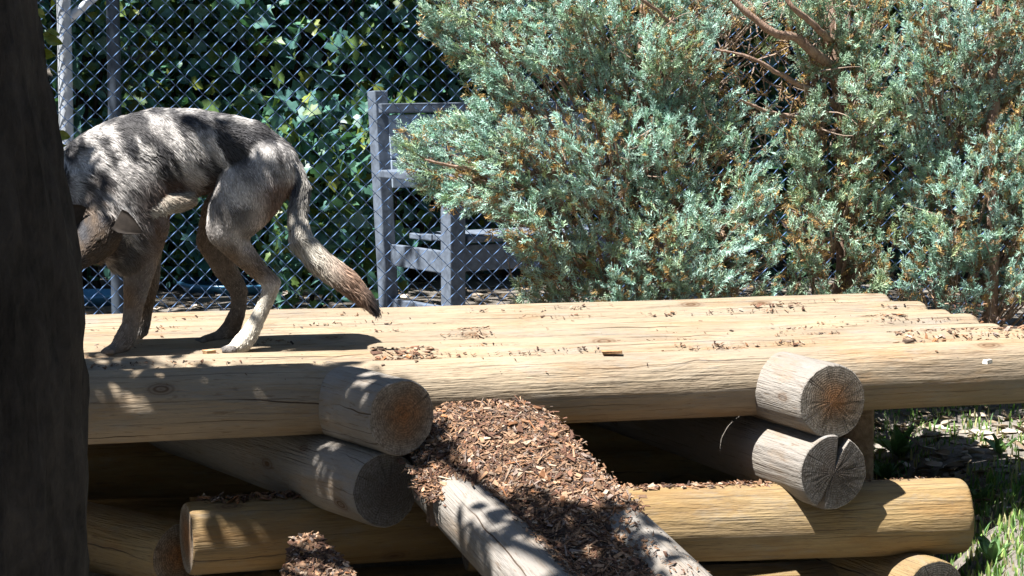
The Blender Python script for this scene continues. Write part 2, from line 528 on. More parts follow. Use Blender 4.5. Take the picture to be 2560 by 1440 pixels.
def solve_px(c, px):
    lo, hi = -4, 4
    for _ in range(50):
        mid = (lo + hi) / 2
        if proj(c + mid * U)[0] < px: lo = mid
        else: hi = mid
    return lo
PITCH = .2155
ends = [2790, 2580, 2490, 2428, 2364, 2302, 2210]
DECK = []
for i, e in enumerate(ends):
    c = A0 + Vn * (i * PITCH) + np.array([0, 0, (0, .002, -.003, .003, -.002, .004, .012)[i]])
    s1 = solve_px(c, e)
    s0 = -2.15 + .05 * math.sin(i * 2.1)
    r = DR + (0, .004, .003, .005, .004, .005, .004)[i]
    DECK.append((c, s0, s1, r))
    make_log('deck_log', c + s0 * U, c + s1 * U, r * 1.015, r * .965, M['deck'], M['end'], plat, 20 + i, N=48, rough=.012)

def back(al): return np.array([-math.sin(math.radians(al)), math.cos(math.radians(al)), 0])
# log ends that stick out to the front
eR = P(2082, 1005, 6.88); eR2 = P(2084, 1182, 6.87)
eL = P(1003, 1044, 6.54); eL2 = P(965, 1226, 6.54)
make_log('cross_log', eR, eR + back(22) * .42, .113, .112, M['grey'], M['end'], plat, 41, N=56, seg=.02, rough=.014, label='pale short log butting against the deck with a tan ringed end, topmost at the right corner')
make_log('cross_log', eR2, eR2 + back(22) * 2.2, .113, .11, M['grey'], M['end_dark'], plat, 42, N=96, seg=.03,
         notch=[(math.radians(108), .17, .93, .10, .9), (math.radians(292), .09, .7, .05, .6)], rough=.012, label='grey cross log with a wide split in its dark end')
make_log('cross_log', eL, eL + back(32) * .46, .109, .110, M['grey'], M['end'], plat, 43, N=56, seg=.02, rough=.014, label='dappled short log with a brown ringed end, topmost near the middle')
make_log('cross_log', eL2, eL2 + back(32) * 2.2, .109, .11, M['grey'], M['end_dark'], plat, 44, N=56, seg=.03, rough=.012)
# lower course
a = P(2405, 1290, 7.10); d8 = np.array([math.cos(math.radians(9)), math.sin(math.radians(9)), 0])
lowR = (a - d8 * 1.55, a, .118)
make_log('support_log', lowR[0], lowR[1], .115, .118, M['low'], M['end'], plat, 51, N=56, rough=.022, label='ochre log with rough grain lying under the cross logs at the right')
a = P(466, 1346, 6.72); d20 = np.array([math.cos(math.radians(19)), math.sin(math.radians(19)), 0])
lowL = (a, a + d20 * .95, .11)
make_log('support_log', lowL[0], lowL[1], .108, .112, M['low'], M['end'], plat, 52, N=56, rough=.014, label='short shaded log topped with bark chips, its end facing left')
sl_a = P(120, 1318, 7.35); sl_b = P(452, 1392, 6.86)
make_log('support_log', sl_a - (sl_b - sl_a) * .4, sl_b, .106, .106, M['low'], M['end'], plat, 53, rough=.012)
make_log('support_log', P(60, 1180, 7.7), P(1000, 1155, 8.0), .1, .1, M['low'], M['end'], plat, 54, rough=.012)
eB = P(2338, 1492, 6.9)
make_log('cross_log', eB, eB + back(24) * 1.6, .112, .11, M['low'], M['end_dark'], plat, 55, N=56, rough=.012, label='lowest cross log with a dark end at the right corner')
a = P(2170, 1482, 7.28)
make_log('support_log', a - d8 * 1.3, a + d8 * .02, .105, .105, M['low'], M['end'], plat, 56, rough=.012)
a = P(1190, 1490, 7.15)
make_log('support_log', a - d8 * 1.4, a, .1, .1, M['low'], M['end'], plat, 57, rough=.012)
for k, yy in enumerate((1300, 1185, 1080)):  # upper rows added to hide sunlit ground and keep the underside dark
    make_log('support_log', P(-100, yy + 22, 8.15), P(2120, yy - 22, 8.62), .098, .098, M['low'], M['end'], plat, 58 + 10 * k, rough=.012)
pz = P(2140, 1000, 7.75)
make_log('post', np.array([pz[0], 7.75, -.05]), np.array([pz[0], 7.75, A0[2] - .09]), .062, .06, M['jbark'], M['end'], plat, 59, rough=.02, label='reddish brown upright post under the deck')
pz = P(520, 1000, 8.1)
make_log('post', np.array([pz[0], 8.1, -.02]), np.array([pz[0], 8.1, A0[2] - .09]), .07, .068, M['low'], M['end'], plat, 60, rough=.02)

# ------------------------------------------------------------------ ramp
def ramp_d(py): return 6.84 - (py - 1005) / 435.0 * .72
ramp = empty('log_ramp', (.35, 6.0, 0), 'sloping log ramp heaped with wood chips, leading up to the platform front', 'ramp')
def ramp_log(p0, p1, ext, r, m, seed, lab=None):
    a = P(*p0); b = P(*p1); b = b + (b - a) * ext
    make_log('ramp_log', a, b, r * .98, r, m, M['end'], ramp, seed, N=48, rough=.012, label=lab)
    return a, b, r
RL = ramp_log((1030, 1125, 6.80), (1345, 1462, 6.10), .85, .096, M['grey'], 61, 'pale smooth log along the left edge of the ramp')
RR = ramp_log((1275, 1080, 6.84), (1690, 1478, 6.12), .85, .098, M['grey'], 62, 'pale log along the right edge of the ramp')
RM = ramp_log((1150, 1110, 6.86), (1515, 1492, 6.16), .85, .085, M['grey'], 63)

# step log with a chip mound, bottom of the picture
st_a = P(700, 1490, 6.35); st_b = P(900, 1520, 6.2)
stp = empty('step_log', (st_a[0], st_a[1], 0), 'chip covered log end low in front of the platform, left of the ramp', 'log')
make_log('log', P(690, 1500, 6.85), P(930, 1780, 5.9), .1, .1, M['low'], M['end_dark'], stp, 65, rough=.014)

# ------------------------------------------------------------------ chips
CHIPC = np.array([(0.286, 0.177, 0.109), (0.222, 0.125, 0.07), (0.143, 0.072, 0.045), (0.086, 0.046, 0.031), (0.043, 0.026, 0.019), (0.214, 0.163, 0.134), (0.343, 0.256, 0.184), (0.243, 0.112, 0.051)])
def chips_mesh(bag, pos, nrm, lmin, lmax, tilt=.35, dark=.0, lift=.003, thick=(.08, .25), seed=0, wr=1.0):
    r = np.random.default_rng(seed)
    n = len(pos)
    nrm = nrm / np.linalg.norm(nrm, axis=1, keepdims=True)
    nr = nrm + r.normal(0, tilt, (n, 3)); nr /= np.linalg.norm(nr, axis=1, keepdims=True)
    ax = r.normal(0, 1, (n, 3)); ax -= (ax * nr).sum(1, keepdims=True) * nr; ax /= np.linalg.norm(ax, axis=1, keepdims=True)
    ay = np.cross(nr, ax)
    l = lmin + (lmax - lmin) * r.random(n) ** 2.2
    w = l * (.18 + .45 * r.random(n) ** 1.3) * wr; t = np.minimum(.006, w * (thick[0] + thick[1] * r.random(n)))
    B = BOXV[None] * np.stack([l, w, t], -1)[:, None]
    B = B * (1 + .5 * (r.random((n, 8, 3)) - .5))
    B[:, :, 2] += (B[:, :, 0] ** 2) * (r.random(n)[:, None] - .5) * 14
    pw = r.random((n, 1)); B[:, :, 1] *= np.where(B[:, :, 0] > 0, 1 - .8 * pw, 1)
    Vv = pos[:, None] + nrm[:, None] * (lift + r.random(n)[:, None, None] * lift) + B[:, :, 0:1] * ax[:, None] + B[:, :, 1:2] * ay[:, None] + B[:, :, 2:3] * nr[:, None]
    pr = np.array([.2, .2, .16, .13, .1, .1, .08, .03])
    ci = r.choice(8, n, p=pr)
    c = CHIPC[ci] * (.6 + .85 * r.random((n, 1))) * (1 - dark * r.random((n, 1)))
    Q = (BOXQ[None] + (np.arange(n) * 8)[:, None, None]).reshape(-1, 4)
    bag.add(Vv.reshape(-1, 3), Q, np.repeat(c, 8, 0))

def inpoly(x, y, poly):
    poly = np.asarray(poly, float); c = np.zeros(len(x), bool)
    j = len(poly) - 1
    for i in range(len(poly)):
        xi, yi = poly[i]; xj, yj = poly[j]
        c ^= ((yi > y) != (yj > y)) & (x < (xj - xi) * (y - yi) / (yj - yi + 1e-9) + xi)
        j = i
    return c

HEAP = [(1052, 1150), (1075, 1030), (1120, 1006), (1300, 1004), (1375, 1030), (1430, 1100), (1500, 1180), (1595, 1262), (1605, 1310), (1585, 1345),
        (1640, 1420), (1740, 1520), (1760, 1640), (1420, 1640), (1350, 1480), (1330, 1420), (1270, 1330), (1210, 1240), (1120, 1215), (1070, 1225)]
def heap_pt(px, py):
    """surface of the chip heap over the ramp logs"""
    lx = 1075 + (py - 1005) * .70; rx = 1370 + (py - 1005) * .92
    u = np.clip((px - lx) / (rx - lx), -.3, 1.3)
    bump = 26 * (1 - (2 * u - 1) ** 2) + 14 * (vnoise(np.stack([px / 60, py / 60, 0 * px], -1), 4) - .5) + 5 * (vnoise(np.stack([px / 18, py / 18, 0 * px], -1), 9) - .5)
    d = 6.79 - (py - 1005) / 435.0 * .70 - .03 * (1 - (2 * u - 1) ** 2) - .055 * np.clip((1330 - py) / 150, 0, 1) * np.clip((py - 1000) / 60, 0, 1)
    p = Pv(px, py, d)
    p[..., 2] += (bump * .0 + 10 * (vnoise(np.stack([px / 45, py / 45, 0 * px], -1), 4) - .5)) * .0011
    return p
gxp, gyp = np.meshgrid(np.arange(1030, 1790, 9.0), np.arange(1000, 1650, 9.0), indexing='ij')
HV = heap_pt(gxp, gyp)
inn = inpoly(gxp.ravel(), gyp.ravel(), HEAP).reshape(gxp.shape)
HN = np.cross(np.gradient(HV, axis=0), np.gradient(HV, axis=1)); HN /= np.linalg.norm(HN, axis=-1, keepdims=True)
HN *= np.where((HN[..., 2:3] < 0), -1, 1)
bag = Bag()
# closed body of the heap, top sheet and sunken underside
fi = inn[:-1, :-1] & inn[1:, :-1] & inn[1:, 1:] & inn[:-1, 1:]
I, J = np.nonzero(fi); nn = gxp.shape[1]
quad = np.stack([I * nn + J, (I + 1) * nn + J, (I + 1) * nn + J + 1, I * nn + J + 1], -1)
top = HV.reshape(-1, 3); bot = top - np.array([0, 0, .11]) + HN.reshape(-1, 3) * 0
used = np.zeros(len(top), bool); used[quad.ravel()] = True
remap = -np.ones(len(top), int); remap[used] = np.arange(used.sum()); nu = used.sum()
qt = remap[quad]
edges = np.concatenate([qt[:, [0, 1]], qt[:, [1, 2]], qt[:, [2, 3]], qt[:, [3, 0]]])
key = np.sort(edges, 1); uq, ix, ct = np.unique(key, axis=0, return_index=True, return_counts=True)
be = edges[ix[ct == 1]]
walls = np.stack([be[:, 1], be[:, 0], be[:, 0] + nu, be[:, 1] + nu], -1)
bag.add(np.concatenate([top[used] - np.array([0, 0, .006]), bot[used]]), np.concatenate([qt, qt[:, ::-1] + nu, walls]), np.array([.12, .08, .055]))
def heap_sample(n, seed):
    r = np.random.default_rng(seed)
    px = r.uniform(1030, 1780, n * 3); py = 1000 + 640 * r.random(n * 3)
    k = inpoly(px, py, HEAP)
    px, py = px[k][:n], py[k][:n]
    ii = np.clip(((px - 1030) / 9).round().astype(int), 0, gxp.shape[0] - 1); jj = np.clip(((py - 1000) / 9).round().astype(int), 0, nn - 1)
    return heap_pt(px, py), HN[ii, jj]
p, nrm = heap_sample(19000, 1); chips_mesh(bag, p, nrm, .003, .019, .26, .4, .001, seed=1)
p, nrm = heap_sample(1000, 2); chips_mesh(bag, p, nrm, .012, .034, .2, .3, .004, seed=2)
p, nrm = heap_sample(1100, 3); chips_mesh(bag, p, nrm, .02, .05, .3, .2, .004, thick=(.3, .3), seed=3, wr=.22)
# spill along the heap's edges and down its left flank
HE = np.array(HEAP[:-4], float)
def edge_sample(n, seed, pts, wdt, fn):
    r = np.random.default_rng(seed); pts = np.asarray(pts, float)
    seg = r.integers(0, len(pts) - 1, n); t = r.random((n, 1))
    q = pts[seg] * (1 - t) + pts[seg + 1] * t + r.normal(0, wdt, (n, 2))
    return fn(q[:, 0], q[:, 1])
for sd, (pts, w, nn_) in enumerate([(HEAP[4:10], 9, 500), (HEAP[14:20], 14, 700), ([(1050, 1130), (1060, 1215), (1110, 1220)], 16, 500)]):
    p = edge_sample(nn_, 70 + sd, pts, w, heap_pt)
    chips_mesh(bag, p, np.tile([0, -.4, 1.0], (len(p), 1)), .006, .026, .4, .3, .0, seed=75 + sd)
def spill(log, n, a0, a1, t0, t1, seed, lmax=.018):
    a_, b_, r_ = log; u_ = (b_ - a_) / np.linalg.norm(b_ - a_); L_ = np.linalg.norm(b_ - a_)
    n0 = np.array([0, 0, 1.0]) - u_[2] * u_; n0 /= np.linalg.norm(n0); sd_ = np.cross(u_, n0)
    if sd_[0] < 0: sd_ = -sd_
    rr_ = np.random.default_rng(seed)
    an_ = a0 + (a1 - a0) * rr_.random(n) ** .7; s_ = L_ * rr_.uniform(t0, t1, n)
    kp_ = vnoise(np.stack([s_ * 9, an_ * 3, 0 * s_], -1), seed) > .36
    an_, s_ = an_[kp_], s_[kp_]
    nm_ = np.cos(an_)[:, None] * n0 + np.sin(an_)[:, None] * sd_
    chips_mesh(bag, a_ + s_[:, None] * u_ + nm_ * r_, nm_, .004, lmax, .25, .4, .003, seed=seed)
spill(RL, 2600, .05, 1.1, .12, .75, 90); spill(RL, 500, .2, 1.0, .12, .75, 91, .034)
spill(RR, 900, -.25, -1.1, .15, .75, 92); spill(RR, 250, .4, -.6, .2, .75, 93)
chips = link('wood_chips', bag.mesh('wood_chips', M['chips']))
tag(chips, 'thick layer of brown wood chips heaped along the ramp', 'wood chips', kind='stuff')

def on_log(c, u, r, s, ang):
    """points on a horizontal log top, ang from vertical towards the camera"""
    f = np.cross(u, [0, 0, 1.0])          # to the front
    if f[1] > 0: f = -f
    nrm = np.sin(ang)[:, None] * f + np.cos(ang)[:, None] * np.array([0, 0, 1.0])
    return c + s[:, None] * u + nrm * r, nrm
bag = Bag()
def strew(log, px0, px1, n, a0, a1, lmin, lmax, seed, dark=.2):
    c, s0, s1, r = log
    rr = np.random.default_rng(seed)
    s = rr.uniform(solve_px(c, px0), solve_px(c, px1), n)
    an = rr.uniform(a0, a1, n)
    kp = vnoise(np.stack([s * 4.5, an * 2, 0 * s + seed], -1), 12) > .47
    if (seed < 110 or seed >= 130) and n > 60: s, an = s[kp], an[kp]
    p, nm = on_log(c, U, r, s, an)
    chips_mesh(bag, p, nm, lmin, lmax, .2, dark, .0015, seed=seed)
G1 = -1.15; G2 = -.75
for i in range(6):                      # debris lying in the grooves between deck logs
    strew(DECK[i], 230, 2500, (420, 520, 330, 260, 220, 180)[i], G1, G2, .003, .016, 100 + i, .5)
for i in range(1, 7): strew(DECK[i], 215, 2500, (520, 460, 380, 320, 280, 240)[i - 1], .40, .64, .003, .016, 160 + i, .6)
strew(DECK[0], 940, 1110, 330, -1.2, -.15, .004, .03, 110, .4)
strew(DECK[1], 930, 1090, 120, -.3, 1.0, .006, .035, 111)
strew(DECK[0], 1480, 1900, 300, -1.2, -.5, .004, .022, 112)
strew(DECK[0], 1720, 1900, 150, -1.1, .1, .004, .02, 113)
strew(DECK[1], 2230, 2560, 240, -.5, 1.0, .005, .028, 114)
strew(DECK[0], 2250, 2600, 130, -1.2, -.3, .005, .028, 115)
strew(DECK[3], 1120, 1230, 60, -1, .6, .005, .026, 116)
strew(DECK[5], 1880, 2010, 90, -1, .6, .005, .026, 117)
strew(DECK[3], 2170, 2260, 60, -1, .6, .005, .026, 118)
strew(DECK[2], 1930, 2010, 40, -1, .6, .005, .02, 119)
strew(DECK[0], 215, 700, 150, -1.2, -.3, .005, .026, 120, .6)
for i in range(6): strew(DECK[i], 220, 2450, 130, -.9, .9, .003, .014, 130 + i, .5)
def strew2(log, t0, t1, n, a0, a1, lmin, lmax, seed, dark=.2):
    a, b, r = log; u = (b - a) / np.linalg.norm(b - a); L = np.linalg.norm(b - a)
    rr = np.random.default_rng(seed)
    p, nm = on_log(a, u, r, rr.uniform(t0, t1, n) * L, rr.uniform(a0, a1, n))
    chips_mesh(bag, p, nm, lmin, lmax, .32, dark, .003, seed=seed)
deb = bag.mesh('bark_debris', M['chips'])
tag(link('bark_debris', deb), 'loose bark crumbs and chips strewn over the sunlit deck logs', 'bark debris', kind='stuff')
bag = Bag()
strew2(lowR, .3, .74, 900, -.9, .25, .005, .03, 140); strew2(lowR, .74, .96, 130, -.9, .2, .004, .015, 141)
strew2(lowL, .05, .6, 700, -1.0, .3, .006, .04, 142, .4)
tag(link('bark_debris', bag.mesh('bark_debris', M['chips'])), 'chips lying on top of the lower support logs', 'bark debris', kind='stuff')
bag = Bag()
mp = np.array([(705, 1470), (715, 1400), (735, 1345), (790, 1338), (840, 1380), (880, 1430), (905, 1480), (800, 1500)], float)
r = np.random.default_rng(5)
px = r.uniform(690, 920, 4500); py = r.uniform(1330, 1500, 4500); k = inpoly(px, py, mp); px, py = px[k], py[k]
p = Pv(px, py, 6.60 - (py - 1340) / 160 * .42)
chips_mesh(bag, p, np.tile([0, -.3, 1.0], (len(p), 1)), .005, .032, .4, .6, .003, seed=6)  # dappled shade put into the chips as darker colours
# body of the mound
cs = P(805, 1475, 6.38); cs[2] -= .03
th, phh = np.meshgrid(np.linspace(0, 2 * np.pi, 24, endpoint=False), np.linspace(0, np.pi / 2, 7), indexing='ij')
mv = np.stack([cs[0] + .10 * np.cos(th) * np.cos(phh), cs[1] + .26 * np.sin(th) * np.cos(phh), cs[2] - .12 + .21 * np.sin(phh)], -1).reshape(-1, 3)
i, j = np.meshgrid(np.arange(24), np.arange(6), indexing='ij'); i = i.ravel(); j = j.ravel()
bag.add(mv, np.stack([i * 7 + j, ((i + 1) % 24) * 7 + j, ((i + 1) % 24) * 7 + j + 1, i * 7 + j + 1], -1), np.array([.12, .08, .055]))
tag(link('bark_debris', bag.mesh('bark_debris', M['chips'])), 'mound of bark chips, darkened for dappled shade, on the step log left of the ramp', 'bark debris', kind='stuff')

def big_chip(px, py, d, size, col, label, rot=0.0, z=None):
    bg_ = Bag()
    V = BOXV * np.array(size) * (1 + .25 * (rng.random((8, 3)) - .5))
    V[:, 1] *= np.where(V[:, 0] > 0, .6, 1)
    c, s = math.cos(rot), math.sin(rot)
    V = V @ np.array([[c, s, 0], [-s, c, 0], [0, 0, 1]])
    bg_.add(V, BOXQ, np.array(col))
    o = link('wood_chip', bg_.mesh('wood_chip', M['chips']))
    p = P(px, py, d)
    if z is not None: p[2] = z
    o.location = p; o.rotation_euler = (.25 if z is None else .05, 0, 0)
    tag(o, label, 'wood chip', 'single larger chips')
big_chip(1215, 1066, 6.70, (.062, .034, .012), (.55, .34, .15), 'large blocky orange wood chip lying on top of the ramp heap', .3)
dz = DECK_TOP
def deck_chip(px, py, size, col, label, rot):
    # drop it on the deck surface seen at this pixel
    lo, hi = 6.5, 9.5
    for _ in range(40):
        mid = (lo + hi) / 2
        if P(px, py, mid)[2] > dz: lo = mid
        else: hi = mid
    big_chip(px, py, lo, size, col, label, rot, dz + .005)
deck_chip(1530, 884, (.06, .03, .008), (.30, .17, .08), 'flat brown bark chip alone near the front edge of the deck', .05)
deck_chip(2272, 856, (.035, .022, .008), (.10, .07, .05), 'dark bark chip near the right end of the deck', .2)
deck_chip(525, 884, (.035, .03, .012), (.50, .32, .17), 'light tan wood chip beside the wolf\'s hind paw', .6)
deck_chip(2470, 908, (.025, .02, .012), (.62, .57, .5), 'small whitish chip on the front log at the right', .6)

# ------------------------------------------------------------------ foreground tree
tree = empty('shade_tree', (-1.0, 4.5, 0), 'dark tree trunk close to the camera at the left edge of the picture', 'tree')
edge = [(90, -200), (95, 0), (120, 180), (150, 350), (180, 520), (203, 690), (210, 850), (215, 1000), (219, 1200), (221, 1440), (228, 1700), (245, 1980)]
TD = 4.5; TR = .155
cl = []
for (ex, ey) in edge:
    q = P(ex, ey, TD); cl.append(q - np.array([TR + .010, 0, 0]))
cl = np.array(cl)[::-1]
cl = cl[cl[:, 2] < 2.2]
if cl[0, 2] > -.02: cl = np.concatenate([[cl[0] + np.array([-.0, 0, -cl[0, 2] - .05])], cl])
up_pts = [cl[-1] + np.array([-.09 * k, .08 * k, .42 * k]) for k in range(1, 8)]
tp = np.concatenate([cl, up_pts])
# resample finely
dd = np.concatenate([[0], np.cumsum(np.linalg.norm(np.diff(tp, axis=0), axis=1))])
tq = np.linspace(0, dd[-1], 150)
tp = np.stack([np.interp(tq, dd, tp[:, k]) for k in range(3)], -1)
N = 64
ang = np.linspace(0, 2 * np.pi, N, endpoint=False)
rad = TR * np.where(tp[:, 2] < .3, 1 + .5 * (np.clip(.3 - tp[:, 2], 0, 1)) ** 1, 1) * np.where(tp[:, 2] > 2.2, 1 - .16 * (tp[:, 2] - 2.2), 1)
q = np.stack([np.cos(ang)[None] * 3.2 + 0 * tp[:, 2:3], np.sin(ang)[None] * 3.2 + 0 * tp[:, 2:3], tp[:, 2:3] * 3.5 + 0 * ang[None]], -1)
rr = rad[:, None] * (1 + .10 * (vnoise(q * np.array([1.6, 1.6, .7]), 2) - .5) + .17 * (vnoise(q * np.array([4, 4, 1.6]), 5) - .5) + .06 * (vnoise(q * np.array([5, 5, 7]), 6) - .5))
TV = np.stack([tp[:, 0:1] + rr * np.cos(ang)[None], tp[:, 1:2] + rr * np.sin(ang)[None], tp[:, 2:3] + 0 * rr], -1).reshape(-1, 3)
i, j = np.meshgrid(np.arange(len(tp) - 1), np.arange(N), indexing='ij'); i = i.ravel(); j = j.ravel()
tl = np.array(tree.location)
link('trunk', mesh_np('trunk', TV - tl, np.stack([i * N + j, i * N + (j + 1) % N, (i + 1) * N + (j + 1) % N, (i + 1) * N + j], -1), M['bark'], smooth=True), tree)

# leaf card template: folded pointed leaf, unit length along x
def leaf_tmpl(wid=.62, lobes=False):
    if not lobes:
        xs = np.array([0, .22, .5, .78, 1.0]); w = np.array([.02, .8, 1, .62, .0]) * wid * .5
        Vl = [];
        for x, ww in zip(xs, w):
            Vl += [(x, -ww, .28 * ww + .0), (x, 0, -.12 * x * x), (x, ww, .28 * ww)]
        Vl = np.array(Vl); Fq = []
        for k in range(4):
            Fq += [[3 * k, 3 * k + 3, 3 * k + 4, 3 * k + 1], [3 * k + 1, 3 * k + 4, 3 * k + 5, 3 * k + 2]]
        return Vl, np.array(Fq)
    out = [(0, 0), (-.12, -.25), (.08, -.5), (.28, -.34), (.5, -.48), (.62, -.26), (1, 0), (.62, .26), (.5, .48), (.28, .34), (.08, .5), (-.12, .25)]
    Vl = [(.3, 0, 0)] + [(x, y, .16 * abs(y) - .12 * x * x) for x, y in out]
    n_ = len(out)
    return np.array(Vl, float), np.array([[0, 1 + k, 1 + (k + 1) % n_] for k in range(n_)])
LEAF = leaf_tmpl(); LOBE = leaf_tmpl(lobes=True)

def leaves_bag(bag, pos, axd, nrm, size, col, tm):
    Vl, Fl = tm
    n = len(pos)
    axd = axd / np.linalg.norm(axd, axis=1, keepdims=True)
    nrm = nrm - (nrm * axd).sum(1, keepdims=True) * axd; nrm /= np.linalg.norm(nrm, axis=1, keepdims=True) + 1e-9
    ay = np.cross(nrm, axd)
    Vv = pos[:, None] + size[:, None, None] * (Vl[None, :, 0:1] * axd[:, None] + Vl[None, :, 1:2] * ay[:, None] + Vl[None, :, 2:3] * nrm[:, None])
    Fv = (Fl[None] + (np.arange(n) * len(Vl))[:, None, None]).reshape(-1, Fl.shape[1])
    bag.add(Vv.reshape(-1, 3), Fv, np.repeat(col, len(Vl), 0))

def rdir(n, r, zb=0.0):
    v = r.normal(0, 1, (n, 3)); v[:, 2] += zb
    return v / np.linalg.norm(v, axis=1, keepdims=True)

# crown: leaf clusters standing between the sun and the shaded left half of the scene
def deck_pts(px, py):
    d = np.full(len(px), 7.0)
    lo = np.full(len(px), 6.4); hi = np.full(len(px), 9.0)
    for _ in range(30):
        mid = (lo + hi) / 2; up = Pv(px, py, mid)[:, 2] > DECK_TOP
        lo = np.where(up, mid, lo); hi = np.where(up, hi, mid)
    return Pv(px, py, lo)
tg = []
r = np.random.default_rng(21)
def uni(n, x0, x1, y0, y1): return r.uniform(x0, x1, n), r.uniform(y0, y1, n)
px, py = uni(60, 60, 880, 905, 935); tg.append((deck_pts(px, py), 1.0))              # deck under the wolf
px, py = uni(165, 40, 950, 915, 1100)
HOLES = [(335, 1015), (300, 1050), (405, 990), (470, 1015), (620, 1000), (745, 965), (700, 1030), (240, 990), (540, 950), (850, 950)]
ok = np.ones(len(px), bool)
for hx_, hy_ in HOLES: ok &= ((px - hx_) / 80) ** 2 + ((py - hy_) / 80) ** 2 > 1
px, py = px[ok], py[ok]; tg.append((Pv(px, py, 6.80 + 0 * px), .8))     # front log, left
px, py = uni(11, 800, 1060, 930, 1120); tg.append((Pv(px, py, 6.58 + 0 * px), .5))
px, py = uni(10, 780, 1040, 1120, 1300); tg.append((Pv(px, py, 6.55 + 0 * px), .5))
px, py = uni(120, 200, 880, 1225, 1440)
ok = np.ones(len(px), bool)
for hx_, hy_ in [(500, 1290), (560, 1350), (650, 1290), (830, 1290), (740, 1310), (330, 1300)]: ok &= ((px - hx_) / 80) ** 2 + ((py - hy_) / 80) ** 2 > 1
px, py = px[ok], py[ok]; tg.append((Pv(px, py, 6.75 + 0 * px), .8))
px, py = uni(26, 1120, 1650, 1285, 1440); tg.append((heap_pt(px, py), .6))
px, py = uni(15, 130, 300, 380, 840); tg.append((Pv(px, py, 7.1 + 0 * px), .8))      # wolf's front half
px, py = uni(7, 400, 700, 280, 480); tg.append((Pv(px, py, 7.15 + 0 * px), .4))
px, py = uni(4, 600, 740, 440, 640); tg.append((Pv(px, py, 7.12 + 0 * px), .4))
tg.append((np.stack([r.uniform(-3.0, .2, 170), r.uniform(3.8, 6.3, 170), 0 * np.zeros(170)], -1), 1.0))   # ground in front
px, py = uni(10, 690, 900, 1340, 1440); tg.append((Pv(px, py, 6.45 + 0 * px), .8))
px, py = uni(60, -60, 230, 0, 1440); tg.append((Pv(px, py, 4.35 + 0 * px), 1.0))      # its own trunk
bag = Bag()
cents = []
for T, _w in tg:
    t = r.uniform(1.9, 3.0, len(T)) + np.clip(1.15 - T[:, 2], 0, 1.5)
    C = T + SDIR[None] * t[:, None]
    cents.append(C)
    n = 11
    off = rdir(len(T) * n, r) * (.085 * r.random((len(T) * n, 1)) ** .5)
    pos = np.repeat(C, n, 0) + off
    c = np.array([.06, .12, .03]) * (.7 + .6 * r.random((len(pos), 1)))
    leaves_bag(bag, pos - tl, rdir(len(pos), r, -.4), rdir(len(pos), r, 1.0), r.uniform(.05, .085, len(pos)), c, LEAF)
crown = link('crown', bag.mesh('crown', M['crown']), tree); crown['kind'] = 'stuff'
cents = np.concatenate(cents)
bagb = Bag()
top = tp[-1]
for k in range(14):
    e = cents[r.integers(len(cents))]
    st = tp[int(len(tp) * r.uniform(.72, .99))]
    mid = (st + e) / 2 + np.array([0, 0, .35])
    tt = np.linspace(0, 1, 12)[:, None]
    pts = (1 - tt) ** 2 * st + 2 * tt * (1 - tt) * mid + tt ** 2 * e
    V_, Q_ = tube(pts, np.linspace(.035, .006, 12), 7); bagb.add(V_ - tl, Q_)
link('branches', bagb.mesh('branches', M['bark'], True), tree)
# leaf sprigs showing past the trunk edge
bl = mesh_np('leaf', LEAF[0] * .034, LEAF[1], M['leaf'], np.tile([.20, .24, .035], (len(LEAF[0]), 1)))
for (lx, ly, rz_, ry_) in [(152, 335, .4, .3), (148, 355, -.5, .9), (160, 372, 2.0, .4), (120, 88, .3, .2), (132, 100, 0, .1), (112, 60, 1.9, -.5), (118, 130, -.3, .7), (135, 78, .9, -.2), (108, 30, 1.2, .3)]:
    o = link('leaf', bl, tree); o.location = Vector(P(lx - 18, ly, 4.52) - tl); o.rotation_euler = (1.0 + ry_, .2, rz_)

# ------------------------------------------------------------------ chain-link fence
FD = 9.9
fence = empty('chain_link_fence', (0, FD, .4), 'galvanised chain link fence running behind the platform, bench behind it', 'fence')
pp = .0382; qv = .0382; nz = 56; z0 = -.02
def wire_mesh(par):
    pts = []
    for j in range(nz):
        left = (j + par) % 2 == 0
        x = 0.0 if left else pp
        pts.append((x, 0, z0 + j * qv))
        rising = left
        pts.append((pp / 2, -.0035 if rising else .0035, z0 + (j + .5) * qv))
    V_, Q_ = tube(np.array(pts) + rng.normal(0, .0011, (len(pts), 3)), .0021, 5)
    return mesh_np('wire', V_, Q_, M['wire'], smooth=True)
wm = [wire_mesh(k % 2) for k in range(10)]
nw = int(5.4 / pp)
for k in range(nw):
    o = link('wire', wm[(k % 2) + 2 * int(rng.integers(5))], fence); o.location = (-2.72 + k * pp, .004 * math.sin(k * .3), 0)
def pipe(name, a, b, r_, mat, parent, n=20):
    V_, Q_ = tube([np.array(a) + (np.array(b) - np.array(a)) * t for t in (0, .25, .5, .75, 1)], r_, n)
    return link(name, mesh_np(name, V_, Q_, mat, smooth=True), parent)
fx = (P(158, 200, FD))[0]
pipe('post', (fx, .045, -.6), (fx, .045, 2.0), .031, M['post'], fence)
pipe('post', (fx + 4.45, .045, -.6), (fx + 4.45, .045, 2.0), .031, M['post'], fence)
pipe('top_rail', (-2.75, .05, 2.1), (2.75, .05, 2.1), .022, M['post'], fence)
pipe('brace', (fx - .02, .06, 1.45), (fx + .75, .06, 2.1), .02, M['post'], fence)
pole = P(283, 60, 11.6)
pl = empty('metal_pole', (pole[0], 11.6, .43), 'thin grey metal pole standing among the leaves behind the fence', 'pole')
pipe('shaft', (0, 0, -.3), (0, 0, 2.6), .034, M['pipe_shade'], pl)
pipe('cap', (0, 0, 2.6), (0, 0, 2.64), .04, M['pipe_shade'], pl)

